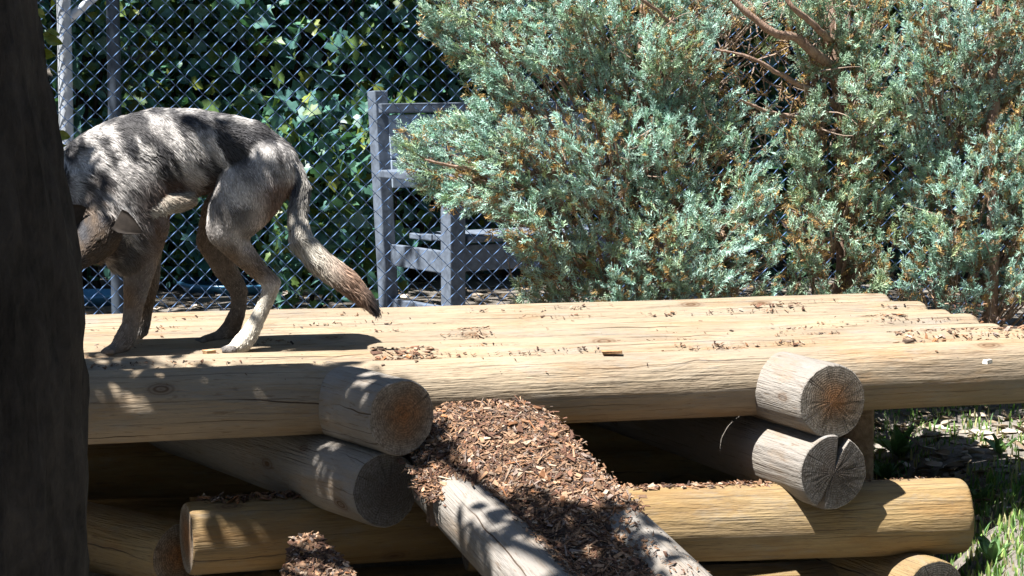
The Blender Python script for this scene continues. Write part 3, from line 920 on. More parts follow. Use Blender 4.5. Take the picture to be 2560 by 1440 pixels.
# ------------------------------------------------------------------ bench behind the fence
bf = P(1133, 600, 10.5)
BR = math.radians(33)
gzb = .43
bench = empty('wooden_bench', (bf[0], 10.5, gzb), 'weathered grey wooden bench with a broad board back behind the fence', 'bench', rotz=BR)
PW = .082
def bb(name, size, loc, rx=0, ry=0, lab=None):
    o = link(name, box_mesh(name, size, M['lit_panel'] if name == 'back_board' else M['paint'], .005, .0012), bench); o.location = loc; o.rotation_euler = (rx, ry, 0)
    return o
sz = P(1200, 592, 10.5)[2] - gzb
BL, BD = 1.35, .58
for x in (0, BL):
    bb('front_leg', (PW, PW, sz + .24), (x, 0, (sz + .24) / 2))
    bb('back_post', (.07, .075, 1.14), (x, BD + .045, .56), -.10)
    bb('armrest', (.11, BD + .05, .035), (x, BD / 2 - .02, sz + .26))
    bb('side_rail', (.04, BD - .08, .10), (x, BD / 2, sz - .12))
    bb('side_rail', (.04, BD - .08, .07), (x, BD / 2, .12))
for k in range(5):
    bb('seat_slat', (BL - .1, .092, .028), (BL / 2, .0 + k * .108, sz - .014 - .004 * k))
bb('apron', (BL - PW, .035, .12), (BL / 2, .0, sz - .10))
dB = 10.5 + BD * math.cos(BR)
for (ya, yb) in ((288, 399), (402, 472)):
    za, zb = P(1020, ya, dB)[2] - gzb, P(1020, yb, dB)[2] - gzb
    bb('back_board', (BL - .06, .03, za - zb), (BL / 2, BD + .015 + .1 * ((za + zb) / 2 - .56), (za + zb) / 2), -.10)
bb('top_rail', (BL + .04, .06, .045), (BL / 2, BD + .06, P(1020, 272, dB)[2] - gzb), -.10)

# ------------------------------------------------------------------ blue basins behind the fence
def basin(px, py, d, r_, label):
    p = P(px, py, d)
    ro = empty('plastic_basin', (p[0], d, float(gz(p[0], d))), label, 'basin', 'blue basins behind the fence')
    hgt = max(.06, p[2] - float(gz(p[0], d)))
    prof = [(r_ * .86, 0), (r_ * .98, hgt - .03), (r_ * 1.06, hgt), (r_ * 1.06, hgt - .02), (r_ * 1.0, hgt - .035)]
    prof = [(0, .004)] + prof[:1] + [(r_ * 1.0, hgt - .03), (r_ * 1.07, hgt - .012), (r_ * 1.07, hgt), (r_ * .99, hgt), (r_ * .95, hgt - .05), (r_ * .85, .02), (0.0, .02)]
    n = 40; an = np.linspace(0, 2 * np.pi, n, endpoint=False)
    V_ = np.concatenate([np.stack([q_[0] * np.cos(an), q_[0] * np.sin(an), np.full(n, q_[1])], -1) for q_ in prof])
    i, j = np.meshgrid(np.arange(len(prof) - 1), np.arange(n), indexing='ij'); i = i.ravel(); j = j.ravel()
    link('basin_shell', mesh_np('basin_shell', V_, np.stack([i * n + j, i * n + (j + 1) % n, (i + 1) * n + (j + 1) % n, (i + 1) * n + j], -1), M['blue'], smooth=True), ro)
basin(225, 738, 12.2, .20, 'pale blue plastic basin on the ground, leftmost behind the fence')
basin(590, 716, 12.7, .30, 'wide blue plastic basin on the ground behind the wolf\'s hind legs')

# ------------------------------------------------------------------ leafy thicket behind the fence
GREENS = np.array([(.07, .19, .15), (.085, .21, .13), (.07, .17, .16), (.10, .17, .045), (.16, .20, .04)])
lobe_me = []
for gi, g in enumerate([(.075, .18, .155), (.06, .15, .11), (.11, .19, .06)]):
    lobe_me.append(mesh_np('leaf', LOBE[0], LOBE[1], M['leaf'], np.tile(g, (len(LOBE[0]), 1))))
    lobe_me.append(mesh_np('leaf', LEAF[0], LEAF[1], M['leaf'], np.tile(np.array(g) * np.array([1.1, 1, .8]), (len(LEAF[0]), 1))))
shrubs = [  # px, d, half width, height, lobed, leaf size, label
    (180, 13.0, .75, 2.5, 0, (.05, .09), 'dense leafy shrub behind the fence post at the far left'),
    (470, 13.2, .80, 2.6, 1, (.08, .15), 'large leaved shrub above the wolf\'s shoulders behind the fence'),
    (760, 13.0, .75, 2.6, 1, (.07, .13), 'large leaved shrub above the wolf\'s rump behind the fence'),
    (1000, 13.3, .75, 2.7, 0, (.05, .10), 'dark leafy shrub behind the grey bench'),
    (860, 11.6, .33, 1.05, 1, (.05, .09), 'low leafy shrub between the wolf\'s tail and the bench'),
    (560, 12.9, .55, .95, 0, (.04, .08), 'low leafy shrub seen under the wolf\'s belly'),
    (1330, 13.4, .8, 2.7, 0, (.05, .10), 'leafy shrub just right of the bench, largely behind the juniper'),
    (1720, 13.6, .85, 2.7, 0, (.05, .10), 'dark shrub behind the middle of the junipers'),
    (2140, 13.6, .85, 2.7, 1, (.05, .10), 'dark shrub behind the bare juniper limbs'),
    (2480, 13.4, .8, 2.6, 0, (.05, .10), 'dark shrub behind the juniper at the right edge'),
    (330, 14.6, 1.2, 3.0, 0, (.07, .12), 'tall shadowy shrub at the back on the left'),
    (1000, 14.8, 1.3, 3.0, 0, (.07, .12), 'tall shadowy shrub at the back near the middle'),
    (1750, 14.8, 1.3, 3.0, 0, (.07, .12), 'tall shadowy shrub at the back right of the middle'),
    (2400, 14.8, 1.3, 3.0, 0, (.07, .12), 'tall shadowy shrub at the back on the right'),
]
for si, (spx, sd, hw, hh, lob, (l0, l1), lab) in enumerate(shrubs):
    r = np.random.default_rng(300 + si)
    bx = P(spx, 700, sd)[0]; bz = float(gz(bx, sd))
    root = empty('leafy_shrub', (bx, sd, bz), lab, 'shrub', 'leafy shrubs behind the fence')
    n = int(1500 * hw * hh * (1.5 if hh < 1.2 else 1.0) / ((l0 + l1) / .15) ** 1.2)
    x = r.uniform(-hw, hw, n) * 1.08; z = hh * r.random(n) ** .85
    dep = .45 if hh > 1.2 else .25
    y = r.uniform(-dep, dep, n) * np.sqrt(np.clip(1 - (x / hw / 1.1) ** 2, .05, 1))
    clump = vnoise(np.stack([x * 3.1 + si * 9, y * 3.1, z * 3.1], -1), 8)
    k = clump > .36
    x, y, z = x[k], y[k], z[k]; n = len(x)
    y = y - .22 * (clump[k] - .5)
    pos = np.stack([x, y, z + .03], -1)
    ax = rdir(n, r, -.5); ax[:, 1] -= .25
    nm = rdir(n, r, .75); nm[:, 1] -= .75
    sz_ = r.uniform(l0, l1, n)
    score = sz_ / .1 - y * 2.5 + (0 if hh < 1.2 else .0) + r.normal(0, .15, n)
    # leaves that show as single leaves
    vis = (bz + z < H + .33 * sd / 13) & (spx < 1250)
    nb = 60 if (spx < 1250 and sd < 14) else 0
    order = np.argsort(-(score * vis))[:nb]
    bigm = np.zeros(n, bool); bigm[order] = True
    for q_ in order:
        X, Yv, Z = frame(ax[q_], nm[q_])
        o = link('leaf', lobe_me[(int(r.integers(3)) * 2 + (0 if lob else 1))], root)
        s_ = sz_[q_] * 1.15
        o.matrix_local = Matrix(((X[0] * s_, Yv[0] * s_, Z[0] * s_, pos[q_, 0]), (X[1] * s_, Yv[1] * s_, Z[1] * s_, pos[q_, 1]), (X[2] * s_, Yv[2] * s_, Z[2] * s_, pos[q_, 2]), (0, 0, 0, 1)))
    bag = Bag()
    kk = ~bigm
    c = GREENS[r.choice(5, kk.sum(), p=[.26, .22, .20, .20, .12])] * (.7 + .6 * r.random((kk.sum(), 1)))
    leaves_bag(bag, pos[kk], ax[kk], nm[kk], sz_[kk], c, LOBE if lob else LEAF)
    fo = link('foliage', bag.mesh('foliage', M['leaf']), root); fo['kind'] = 'stuff'
    bag = Bag()
    for q_ in range(7 if hh > 1.2 else 4):
        e = np.array([r.uniform(-hw, hw) * .8, r.uniform(-.2, .2), hh * r.uniform(.7, 1.0)])
        s_ = np.array([r.uniform(-.2, .2), r.uniform(-.1, .1), -.05])
        tt = np.linspace(0, 1, 9)[:, None]
        pts = s_ * (1 - tt) + e * tt + np.sin(tt * 3) * np.array([r.normal(0, .06), 0, 0])
        V_, Q_ = tube(pts, np.linspace(.014, .003, 9) * (1.5 if hh > 1.2 else 1), 6); bag.add(V_, Q_)
    link('stems', bag.mesh('stems', M['bark'], True), root)

# tall tree behind the fence: trunk among the shrubs, crown above the frame shading them
tt_x = P(1560, 80, 14.0)[0]
bt = empty('background_tree', (tt_x, 14.0, .43), 'tall dark tree standing behind the fence and the junipers', 'tree')
bl_ = np.array(bt.location)
pts = np.array([(0, 0, -.1), (.02, .01, .6), (.0, .03, 1.4), (-.06, .05, 2.4), (-.2, .05, 3.4), (-.4, 0, 4.6), (-.6, -.1, 5.8)])
V_, Q_ = tube(np.stack([np.interp(np.linspace(0, 6, 40), range(7), pts[:, k]) for k in range(3)], -1), np.linspace(.12, .05, 40), 18)
V_ = V_ * 1.0; V_ += (vnoise(V_ * np.array([14, 14, 4]), 3)[:, None] - .5) * .02
link('trunk', mesh_np('trunk', V_, Q_, M['bark'], smooth=True), bt)
r = np.random.default_rng(77)
n = 1800
T = np.stack([r.uniform(-4.2, 4.6, n), r.uniform(10.45, 18.5, n), r.uniform(.3, 3.2, n)], -1)
px_, py_ = proj(T)
keep = ~((T[:, 0] > -.95) & (T[:, 0] < .1) & (T[:, 1] < 11.7) & (T[:, 2] > .9))
keep &= (T[:, 0] > .2) | (r.random(n) < .42)
T = T[keep]
C = T + SDIR[None] * r.uniform(2.9, 5.4, len(T))[:, None]
m = 16
pos = np.repeat(C, m, 0) + rdir(len(C) * m, r) * (.26 * r.random((len(C) * m, 1)) ** .5)
bag = Bag()
leaves_bag(bag, pos - bl_, rdir(len(pos), r, -.3), rdir(len(pos), r, 1.2), r.uniform(.10, .17, len(pos)), np.array([.05, .1, .03]) * (.7 + .6 * r.random((len(pos), 1))), LEAF)
o = link('crown', bag.mesh('crown', M['crown']), bt); o['kind'] = 'stuff'
bag = Bag()
for k in range(26):
    e = C[r.integers(len(C))] - bl_; s_ = np.array([np.interp(h_, [0, 2.4, 5.8], [0, -.06, -.6]) for h_ in [r.uniform(2.4, 5.6)]] + [0, 0]); s_[2] = r.uniform(2.4, 5.4)
    tq_ = np.linspace(0, 1, 10)[:, None]; mid = (s_ + e) / 2 + np.array([0, 0, .4])
    V_, Q_ = tube((1 - tq_) ** 2 * s_ + 2 * tq_ * (1 - tq_) * mid + tq_ ** 2 * e, np.linspace(.05, .008, 10), 7); bag.add(V_, Q_)
link('branches', bag.mesh('branches', M['bark'], True), bt)

# ------------------------------------------------------------------ unseen wood added round the clearing to cut the sky fill
r = np.random.default_rng(88)
n = 30000
az = r.uniform(0, 2 * np.pi, n); R_ = r.uniform(7.5, 13.5, n)
T = np.stack([R_ * np.cos(az), 5.5 + R_ * np.sin(az), 11.5 * r.random(n) ** .9], -1)
hit = T - SDIR[None] * ((T[:, 2] - .8) / SDIR[2])[:, None]
hit2 = T - SDIR[None] * ((T[:, 2] - 1.9) / SDIR[2])[:, None]
bad = ((hit[:, 0] > -1.5) & (hit[:, 0] < 3.2) & (hit[:, 1] > 5.4) & (hit[:, 1] < 10.4)) | ((hit2[:, 0] > -1.5) & (hit2[:, 0] < 3.2) & (hit2[:, 1] > 5.4) & (hit2[:, 1] < 10.4))
bad |= (np.abs(T[:, 0]) < .34 * T[:, 1] + .8) & (T[:, 1] > 0) & (T[:, 1] < 15.5) & (T[:, 2] < 3.0)
bad |= (T[:, 1] > 15) & (T[:, 2] < gz(T[:, 0], T[:, 1]) + .2)
T = T[~bad & (vnoise(T * .55, 51) > .30)]
bag = Bag()
leaves_bag(bag, T, rdir(len(T), r, -.3), rdir(len(T), r, .8), r.uniform(.28, .5, len(T)), np.array([.045, .09, .03]) * (.6 + .6 * r.random((len(T), 1))), LEAF)
for k in range(46):
    a_ = r.uniform(0, 2 * np.pi); q_ = r.uniform(8.5, 13); x_, y_ = q_ * math.cos(a_), 5.5 + q_ * math.sin(a_)
    if abs(x_) < .4 * y_ + 1 and y_ > 0: continue
    hs_ = np.array([x_, y_]) - SDIR[:2] * (6.5 / SDIR[2])
    if -3 < hs_[0] < 3.5 and 4.5 < hs_[1] < 11: continue
    V_, Q_ = tube([(x_, y_, -.1), (x_ + .1, y_, 2), (x_ + .05, y_ + .1, 4.5), (x_ - .1, y_, 8.5)], [.16, .13, .1, .04], 10); bag.add(V_, Q_, np.array([.04, .035, .03]))
tag(link('added_woodland', bag.mesh('added_woodland', M['crown'])), 'unseen wood of broadleaf trees added all round the clearing to block sky light', 'added_woodland', kind='stuff')

# ------------------------------------------------------------------ junipers
def spray_tmpl(seed, loose=0.0):
    """a short scale-leaved branchlet: forked stubby shoots, upswept"""
    r = np.random.default_rng(seed)
    V_, F_, base = [], [], 0
    def spindle(a, b, w):
        nonlocal base
        x, y, z = frame(b - a, (0.2, .1, 1))
        for k in range(3):
            an = k * 2.094
            V_.append(a + .1 * (b - a) + w * (math.cos(an) * y + math.sin(an) * z))
        V_.append(b)
        for k in range(3): F_.append([base + k, base + (k + 1) % 3, base + 3])
        base += 4
    curve = r.normal(0, .15, 2)
    def axis(t): return np.array([t, curve[0] * t * t, curve[1] * t * t])
    spindle(axis(0), axis(.55), .022); spindle(axis(.45), axis(1.0), .03)
    ns = 8
    for k in range(ns):
        t = .10 + .80 * k / ns
        a = axis(t)
        ln = (.40 * (1 - t) ** .6 + .12) * r.uniform(.75, 1.2)
        ro = (k % 2) * math.pi + r.normal(0, .6)
        dirv = np.array([math.cos(.75), math.sin(.75) * math.cos(ro), math.sin(.75) * math.sin(ro)])
        b = a + dirv * ln
        spindle(a, b, .036)
        for q_ in range(2):
            s_ = a + (b - a) * (.25 + .3 * q_)
            d2 = dirv + r.normal(0, .5, 3) + np.array([.3, 0, 0]); d2 /= np.linalg.norm(d2)
            spindle(s_, s_ + d2 * ln * r.uniform(.4, .65), .031)
    return np.array(V_), np.array(F_)
SPR = [spray_tmpl(s) for s in range(6)]

def add_sprays(bag, pos, dirs, size, col, r):
    n = len(pos)
    dirs = dirs / np.linalg.norm(dirs, axis=1, keepdims=True)
    t = rdir(n, r); y = np.cross(dirs, t); y /= np.linalg.norm(y, axis=1, keepdims=True) + 1e-9; z = np.cross(dirs, y)
    w = r.integers(0, len(SPR), n)
    for k in range(len(SPR)):
        s_ = w == k
        if not s_.any(): continue
        Vl, Fl = SPR[k]
        A = size[s_][:, None, None] * (Vl[None, :, 0:1] * dirs[s_][:, None] + Vl[None, :, 1:2] * y[s_][:, None] + Vl[None, :, 2:3] * z[s_][:, None])
        VV = pos[s_][:, None] + A
        FF = (Fl[None] + (np.arange(s_.sum()) * len(Vl))[:, None, None]).reshape(-1, 3)
        cc = np.repeat(col[s_], len(Vl), 0)
        bag.add(VV.reshape(-1, 3), FF, cc)

JCOL = np.array([(.40, .58, .50), (.48, .66, .60), (.29, .44, .32), (.40, .48, .25), (.53, .69, .65)])
BROWN = np.array([(.46, .30, .11), (.34, .21, .09), (.55, .40, .17), (.30, .20, .12)])
LEFTEDGE = [(1046, -60), (1040, 50), (1120, 130), (1185, 190), (1165, 250), (1195, 290), (1120, 285), (985, 320), (985, 400), (1010, 450), (1090, 500), (1200, 530), (1230, 570),
            (1290, 620), (1300, 680), (1275, 752)]
JPOLY = LEFTEDGE + [(1500, 765), (2170, 748), (2230, 735), (2330, 715), (2660, 730), (2660, -60)]
# sparse windows: px, py, rx, ry, strength
GAPS = [(1330, 180, 60, 80, .8), (1500, 650, 60, 45, .75), (1760, 570, 60, 50, .75), (1640, 330, 40, 50, .7), (1450, 480, 40, 40, .6), (1950, 190, 190, 150, .97), (1850, 60, 110, 90, .75), (2075, 330, 70, 110, .97), (1890, 360, 60, 80, .95), (1385, 210, 55, 90, .9), (2080, 600, 65, 100, .96), (2340, 250, 70, 120, .65),
        (2240, 60, 140, 90, .6), (1140, 490, 40, 50, .6), (2430, 600, 150, 90, .2), (1700, 690, 160, 50, .5), (2120, 690, 60, 60, .8), (2300, 690, 90, 30, .6), (1640, 30, 50, 60, .5), (1330, 60, 40, 60, .6)]
def density(px, py):
    dn = np.ones(len(px))
    for gx_, gy_, rx_, ry_, st_ in GAPS:
        dn *= 1 - st_ * np.exp(-(((px - gx_) / rx_) ** 2 + ((py - gy_) / ry_) ** 2))
    dn *= np.clip(.25 + 1.5 * vnoise(np.stack([px / 95, py / 95, 0 * px], -1), 14), .2, 1)
    return np.where(dn < .17, 0, dn)
def front_d(px, py):
    d = 8.84 + .24 * np.clip((px - 1500) / 900, -.3, 1) - .26 * (py - 330) / 700
    d = d + .12 * (vnoise(np.stack([px / 120, py / 110, 0 * px], -1), 31) - .5) * 2
    d = d - .10 * np.exp(-((px - 1150) / 200.0) ** 2 - ((py - 400) / 150.0) ** 2)
    return d
roots = []
JR = [(1560, 9.25, 'broad blue green juniper bush left of centre, its plumes reaching over the bench'),
      (2110, 9.35, 'thin juniper with a bare brown trunk and exposed limbs'),
      (2470, 9.2, 'silvery green juniper bush at the right edge of the picture')]
for px_, d_, lab in JR:
    x_ = P(px_, 700, d_)[0]
    roots.append(empty('juniper', (x_, d_, float(gz(x_, d_))), lab, 'juniper', 'junipers behind the platform'))
r = np.random.default_rng(404)
# plume tips by dart throwing
tips = []
cand = np.stack([r.uniform(960, 2660, 16000), r.uniform(-60, 768, 16000)], -1)
cand = cand[inpoly(cand[:, 0], cand[:, 1], JPOLY)]
dn = density(cand[:, 0], cand[:, 1])
cand = cand[r.random(len(cand)) < dn]
acc = np.zeros((0, 2))
for c in cand:
    if len(acc) == 0 or np.min((acc[:, 0] - c[0]) ** 2 + (acc[:, 1] - c[1]) ** 2) > 23 ** 2:
        acc = np.concatenate([acc, c[None]])
edge_t = []
for a_, b_ in zip(LEFTEDGE[:-1], LEFTEDGE[1:]):
    L_ = math.hypot(b_[0] - a_[0], b_[1] - a_[1])
    for k in range(max(1, int(L_ / 34))): edge_t.append((a_[0] + (b_[0] - a_[0]) * k / max(1, int(L_ / 34)) + 10, a_[1] + (b_[1] - a_[1]) * k / max(1, int(L_ / 34))))
tips = np.concatenate([acc, np.array(edge_t)])
own = np.where(tips[:, 0] < 1960, 0, np.where(tips[:, 0] < 2240, 1, 2))
jb = [Bag(), Bag(), Bag()]; jd = [Bag(), Bag(), Bag()]; jt = [Bag(), Bag(), Bag()]
for ti, ((tx, ty), ow) in enumerate(zip(tips, own)):
    isedge = ti >= len(acc)
    d_ = float(front_d(np.array([tx]), np.array([ty]))[0]) + (.02 if isedge else 0)
    layer = 0 if isedge else (0 if r.random() < .72 else r.uniform(.12, .35))
    tip = P(tx, ty, min(d_ + layer, 9.55))
    rt = np.array(roots[ow].location)
    cx_ = (1650, 2110, 2480)[ow]
    out = np.array([np.clip((tx - cx_) / 420, -1, 1) * .9 + r.normal(0, .25), -.35 + r.normal(0, .2), .75 + r.normal(0, .2)])
    if tx < 1260 and 260 < ty < 560: out = np.array([-1.0 + r.normal(0, .15), -.2, .35 + (400 - ty) / 250 + r.normal(0, .15)])
    if ty > 560: out[2] -= .25
    out /= np.linalg.norm(out)
    L_ = r.uniform(.08, .17)
    base = tip - out * L_
    n = int(r.uniform(9, 15) * (.6 + L_ / .25) * (1.5 if isedge else 1))
    t = r.random(n) ** .8
    pos = base + (tip - base) * (t * .80)[:, None] + r.normal(0, .012, (n, 3))
    side = rdir(n, r); side -= (side @ out)[:, None] * out
    dirs = out * (.75 + .5 * t)[:, None] + side * (1.25 * (1.1 - t))[:, None] + np.array([0, -.1, .12])
    size = r.uniform(.040, .075, n) * (1.0 - .25 * t)
    br = (r.random(n) < (.05 + .28 * (1 - t) ** 2 + (.10 if ty > 420 else 0)))
    bc = vnoise(np.array([[tx / 80, ty / 80, 3.0]]), 19)[0]
    if bc > .66: br |= r.random(n) < .40
    base_c = JCOL[r.choice(5, p=[.3, .25, .2, .12, .13])]
    col = base_c[None] * .5 + .5 * JCOL[r.integers(0, 5, n)]
    col = col * (.75 + .5 * r.random((n, 1)))
    if ow == 1: col = col * np.array([.92, .9, .8])
    bcol = BROWN[r.integers(0, 4, n)] * (.7 + .6 * r.random((n, 1)))
    rl_ = rt
    add_sprays(jb[ow], pos[~br] - rl_, dirs[~br], size[~br], col[~br], r)
    if br.any():
        add_sprays(jd[ow], pos[br] - rl_, (dirs[br] + np.array([0, 0, -.5])), size[br] * .8, bcol[br], r)
    # twig carrying the plume
    back_p = base + np.array([(rt[0] - base[0]) * .25, .25, -.12]); back_p[1] = min(back_p[1], 9.5)
    tt = np.linspace(0, 1, 6)[:, None]
    pts = (1 - tt) ** 2 * back_p + 2 * tt * (1 - tt) * base + tt ** 2 * (tip * .8 + base * .2)
    V_, Q_ = tube(pts, np.linspace(.006, .0018, 6), 4); jt[ow].add(V_ - rl_, Q_)
# dead inner sprays and bare twigs
r = np.random.default_rng(505)
n = 1500
q_ = np.stack([r.uniform(1080, 2640, n * 2), r.uniform(-40, 760, n * 2)], -1)
q_ = q_[inpoly(q_[:, 0], q_[:, 1], JPOLY)]; q_ = q_[(density(q_[:, 0], q_[:, 1]) > .12) | (r.random(len(q_)) < .3)][:n]; n = len(q_)
pos = Pv(q_[:, 0], q_[:, 1], np.minimum(front_d(q_[:, 0], q_[:, 1]) + r.uniform(.10, .5, n), 9.6))
ow_ = np.where(q_[:, 0] < 1960, 0, np.where(q_[:, 0] < 2240, 1, 2))
for w_ in range(3):
    s_ = ow_ == w_
    add_sprays(jd[w_], pos[s_] - np.array(roots[w_].location), rdir(s_.sum(), r, -.3), r.uniform(.05, .09, s_.sum()), BROWN[r.integers(0, 4, s_.sum())] * (.6 + .5 * r.random((s_.sum(), 1))), r)
for k in range(260):
    gx_, gy_ = (r.uniform(1750, 2150), r.uniform(-20, 380)) if k < 110 else (r.uniform(1250, 2600), r.uniform(0, 740))
    w_ = 0 if gx_ < 1960 else (1 if gx_ < 2240 else 2)
    a_ = P(gx_, gy_, float(front_d(np.array([gx_]), np.array([gy_]))[0]) + r.uniform(.0, .4))
    dv = rdir(1, r)[0] * r.uniform(.08, .26); dv[1] *= .5
    tt = np.linspace(0, 1, 6)[:, None]
    pts = a_ + dv * tt + np.sin(tt * 3.1) * r.normal(0, .018, 3)
    V_, Q_ = tube(pts, np.linspace(.0035, .0012, 6), 4); jt[w_].add(V_ - np.array(roots[w_].location), Q_)
def limb(w_, pts, r0, r1, name='limb'):
    rt = np.array(roots[w_].location)
    Pp = np.array([P(*p_) for p_ in pts])
    tq_ = np.linspace(0, len(Pp) - 1, 26)
    Pi = np.stack([np.interp(tq_, range(len(Pp)), Pp[:, k]) for k in range(3)], -1)
    Pi += (vnoise(Pi * 9, 6)[:, None] - .5) * .03
    V_, Q_ = tube(Pi, np.linspace(r0, r1, 26), 9)
    V_ += (vnoise(V_ * 60, 4)[:, None] - .5) * .006
    link(name, mesh_np(name, V_ - rt, Q_, M['jbark'], smooth=True), roots[w_])
limb(1, [(2105, 905, 9.35), (2112, 740, 9.34), (2115, 600, 9.33), (2108, 430, 9.33), (2112, 300, 9.33), (2085, 180, 9.33), (2080, 40, 9.35), (2075, -120, 9.4)], .045, .026, 'trunk')
limb(1, [(2120, 300, 9.30), (2020, 215, 9.08), (1900, 155, 8.95), (1790, 120, 8.9)], .016, .004)
limb(1, [(2110, 210, 9.30), (2030, 120, 9.08), (1940, 80, 8.98), (1860, 30, 8.95), (1790, -60, 8.95)], .022, .010)
limb(1, [(2100, 110, 9.3), (2050, 75, 9.05), (1985, 20, 8.98), (1930, -60, 9.0)], .016, .008)
limb(1, [(2100, 330, 9.3), (2000, 300, 9.1), (1900, 265, 9.0), (1850, 250, 8.95)], .012, .004)
limb(1, [(2110, 640, 9.3), (2080, 610, 9.1), (2030, 580, 9.0)], .012, .005)
limb(0, [(1600, 930, 9.3), (1610, 700, 9.25), (1640, 450, 9.2), (1600, 200, 9.2), (1620, -60, 9.25)], .035, .02, 'trunk')
limb(0, [(1640, 530, 9.2), (1760, 515, 8.98), (1860, 525, 8.95)], .014, .008)
limb(0, [(1630, 400, 9.2), (1450, 420, 8.95), (1290, 435, 8.8), (1160, 420, 8.68), (1060, 400, 8.62)], .016, .004)
limb(0, [(1600, 100, 9.2), (1690, 60, 9.0), (1600, 0, 8.9)], .012, .005)
limb(2, [(2470, 930, 9.2), (2475, 700, 9.2), (2490, 450, 9.2), (2480, 200, 9.25), (2500, -60, 9.3)], .032, .018, 'trunk')
for w_ in range(3):
    o = link('foliage', jb[w_].mesh('foliage', M['needle']), roots[w_]); o['kind'] = 'stuff'
    o = link('dead_foliage', jd[w_].mesh('dead_foliage', M['needle']), roots[w_]); o['kind'] = 'stuff'
    o = link('twigs', jt[w_].mesh('twigs', M['twig'], True), roots[w_]); o['kind'] = 'stuff'

# ------------------------------------------------------------------ wolf
WL = P(450, 870, 7.22); WL[2] = DECK_TOP
wolf = empty('wolf', WL, 'lean grey mottled wolf standing on the platform, back arched and head lowered', 'wolf')
SC = 7.25 / F
chains = {
 'torso': [(716, 425, 7.31, 40, .055), (668, 412, 7.30, 76, .095), (610, 392, 7.29, 96, .11), (555, 372, 7.28, 88, .098), (480, 379, 7.27, 108, .108), (400, 396, 7.26, 126, .118), (330, 420, 7.25, 132, .12), (262, 442, 7.23, 122, .11)],
 'neck': [(262, 445, 7.22, 122, .11), (238, 500, 7.16, 104, .10), (248, 555, 7.10, 88, .09), (258, 590, 7.08, 66, .08)],
 'head': [(252, 572, 7.07, 66, .075), (232, 606, 7.00, 48, .055), (204, 636, 6.95, 33, .045), (184, 654, 6.92, 24, .034)],
 'foreleg': [(335, 470, 7.19, 92, .07), (352, 560, 7.16, 72, .06), (356, 625, 7.15, 48, .045), (345, 690, 7.14, 37, .035), (336, 750, 7.13, 27, .026), (328, 810, 7.13, 22, .022), (312, 850, 7.125, 27, .026), (296, 872, 7.12, 21, .027), (272, 880, 7.10, 15, .026)],
 'chest': [(300, 500, 7.17, 112, .09), (312, 580, 7.14, 84, .075), (318, 640, 7.13, 52, .055)],
 'elbow': [(470, 500, 7.20, 22, .03), (415, 512, 7.17, 27, .035), (365, 535, 7.14, 34, .045)],
 'far_foreleg': [(330, 500, 7.36, 80, .06), (362, 620, 7.40, 44, .04), (368, 700, 7.42, 32, .03), (358, 770, 7.42, 26, .024), (350, 822, 7.42, 24, .024), (336, 846, 7.41, 16, .024), (318, 850, 7.40, 12, .022)],
 'hind': [(655, 430, 7.24, 84, .075), (625, 478, 7.21, 84, .07), (592, 530, 7.20, 72, .06), (566, 574, 7.195, 50, .05), (596, 622, 7.20, 34, .034), (644, 675, 7.21, 24, .024), (680, 708, 7.215, 23, .024), (671, 740, 7.21, 20, .020), (648, 790, 7.19, 19, .019), (624, 835, 7.17, 23, .023), (603, 862, 7.15, 25, .030), (586, 874, 7.12, 17, .030)],
 'far_hind': [(640, 440, 7.36, 72, .06), (565, 530, 7.39, 62, .055), (533, 600, 7.41, 44, .045), (562, 670, 7.42, 31, .03), (598, 728, 7.43, 23, .023), (596, 775, 7.43, 20, .02), (578, 822, 7.42, 26, .025), (550, 842, 7.41, 17, .028), (512, 850, 7.38, 12, .024)],
 'tail': [(728, 425, 7.29, 28, .035), (748, 470, 7.26, 25, .032), (744, 540, 7.21, 23, .030), (754, 600, 7.17, 27, .034), (800, 655, 7.14, 31, .036), (862, 700, 7.12, 29, .034), (910, 742, 7.11, 20, .026), (940, 778, 7.10, 9, .012)],
}
sph = []; lab = []; flow = []
names = list(chains)
for ci, (nm_, ch) in enumerate(chains.items()):
    for (a_, b_) in zip(ch[:-1], ch[1:]):
        pa, pb = P(*a_[:3]), P(*b_[:3])
        ra, rb = a_[3] * SC, b_[3] * SC
        L_ = np.linalg.norm(pb - pa); ns = max(2, int(L_ / (min(ra, rb) * .22)) + 1)
        for t in np.linspace(0, 1, ns, endpoint=False):
            sph.append((*(pa * (1 - t) + pb * t), ra * (1 - t) + rb * t, a_[4] * (1 - t) + b_[4] * t)); lab.append(ci)
            flow.append((pb - pa) / L_)
# toes
for (tx, ty, td, sp_, sz_) in [(276, 883, 7.10, .016, 13), (580, 877, 7.115, .018, 14), (508, 852, 7.375, .015, 10), (320, 851, 7.40, .014, 10)]:
    for k in (-1.5, -.5, .5, 1.5):
        pa = P(tx - 14 * (abs(k) < 1), ty, td + k * sp_); sph.append((*pa, sz_ * SC, .009)); lab.append(names.index('foreleg')); flow.append(np.array([-1, 0, -.3]))
sph = np.array(sph); lab = np.array(lab); flow = np.array(flow)
import bmesh
ico = bmesh.new(); bmesh.ops.create_icosphere(ico, subdivisions=3, radius=1)
IV = np.array([v.co[:] for v in ico.verts]); IFc = np.array([[v.index for v in f.verts] for f in ico.faces]); ico.free()
SV = sph[:, None, :3] + IV[None] * np.stack([sph[:, 3], sph[:, 4], sph[:, 3]], -1)[:, None]
SF = (IFc[None] + (np.arange(len(sph)) * len(IV))[:, None, None]).reshape(-1, 3)
tmp_me = mesh_np('body', SV.reshape(-1, 3), SF, M['skin'])
tmp = link('body', tmp_me)
rm = tmp.modifiers.new('r', 'REMESH'); rm.mode = 'VOXEL'; rm.voxel_size = .0065
sm = tmp.modifiers.new('s', 'SMOOTH'); sm.iterations = 7; sm.factor = .5
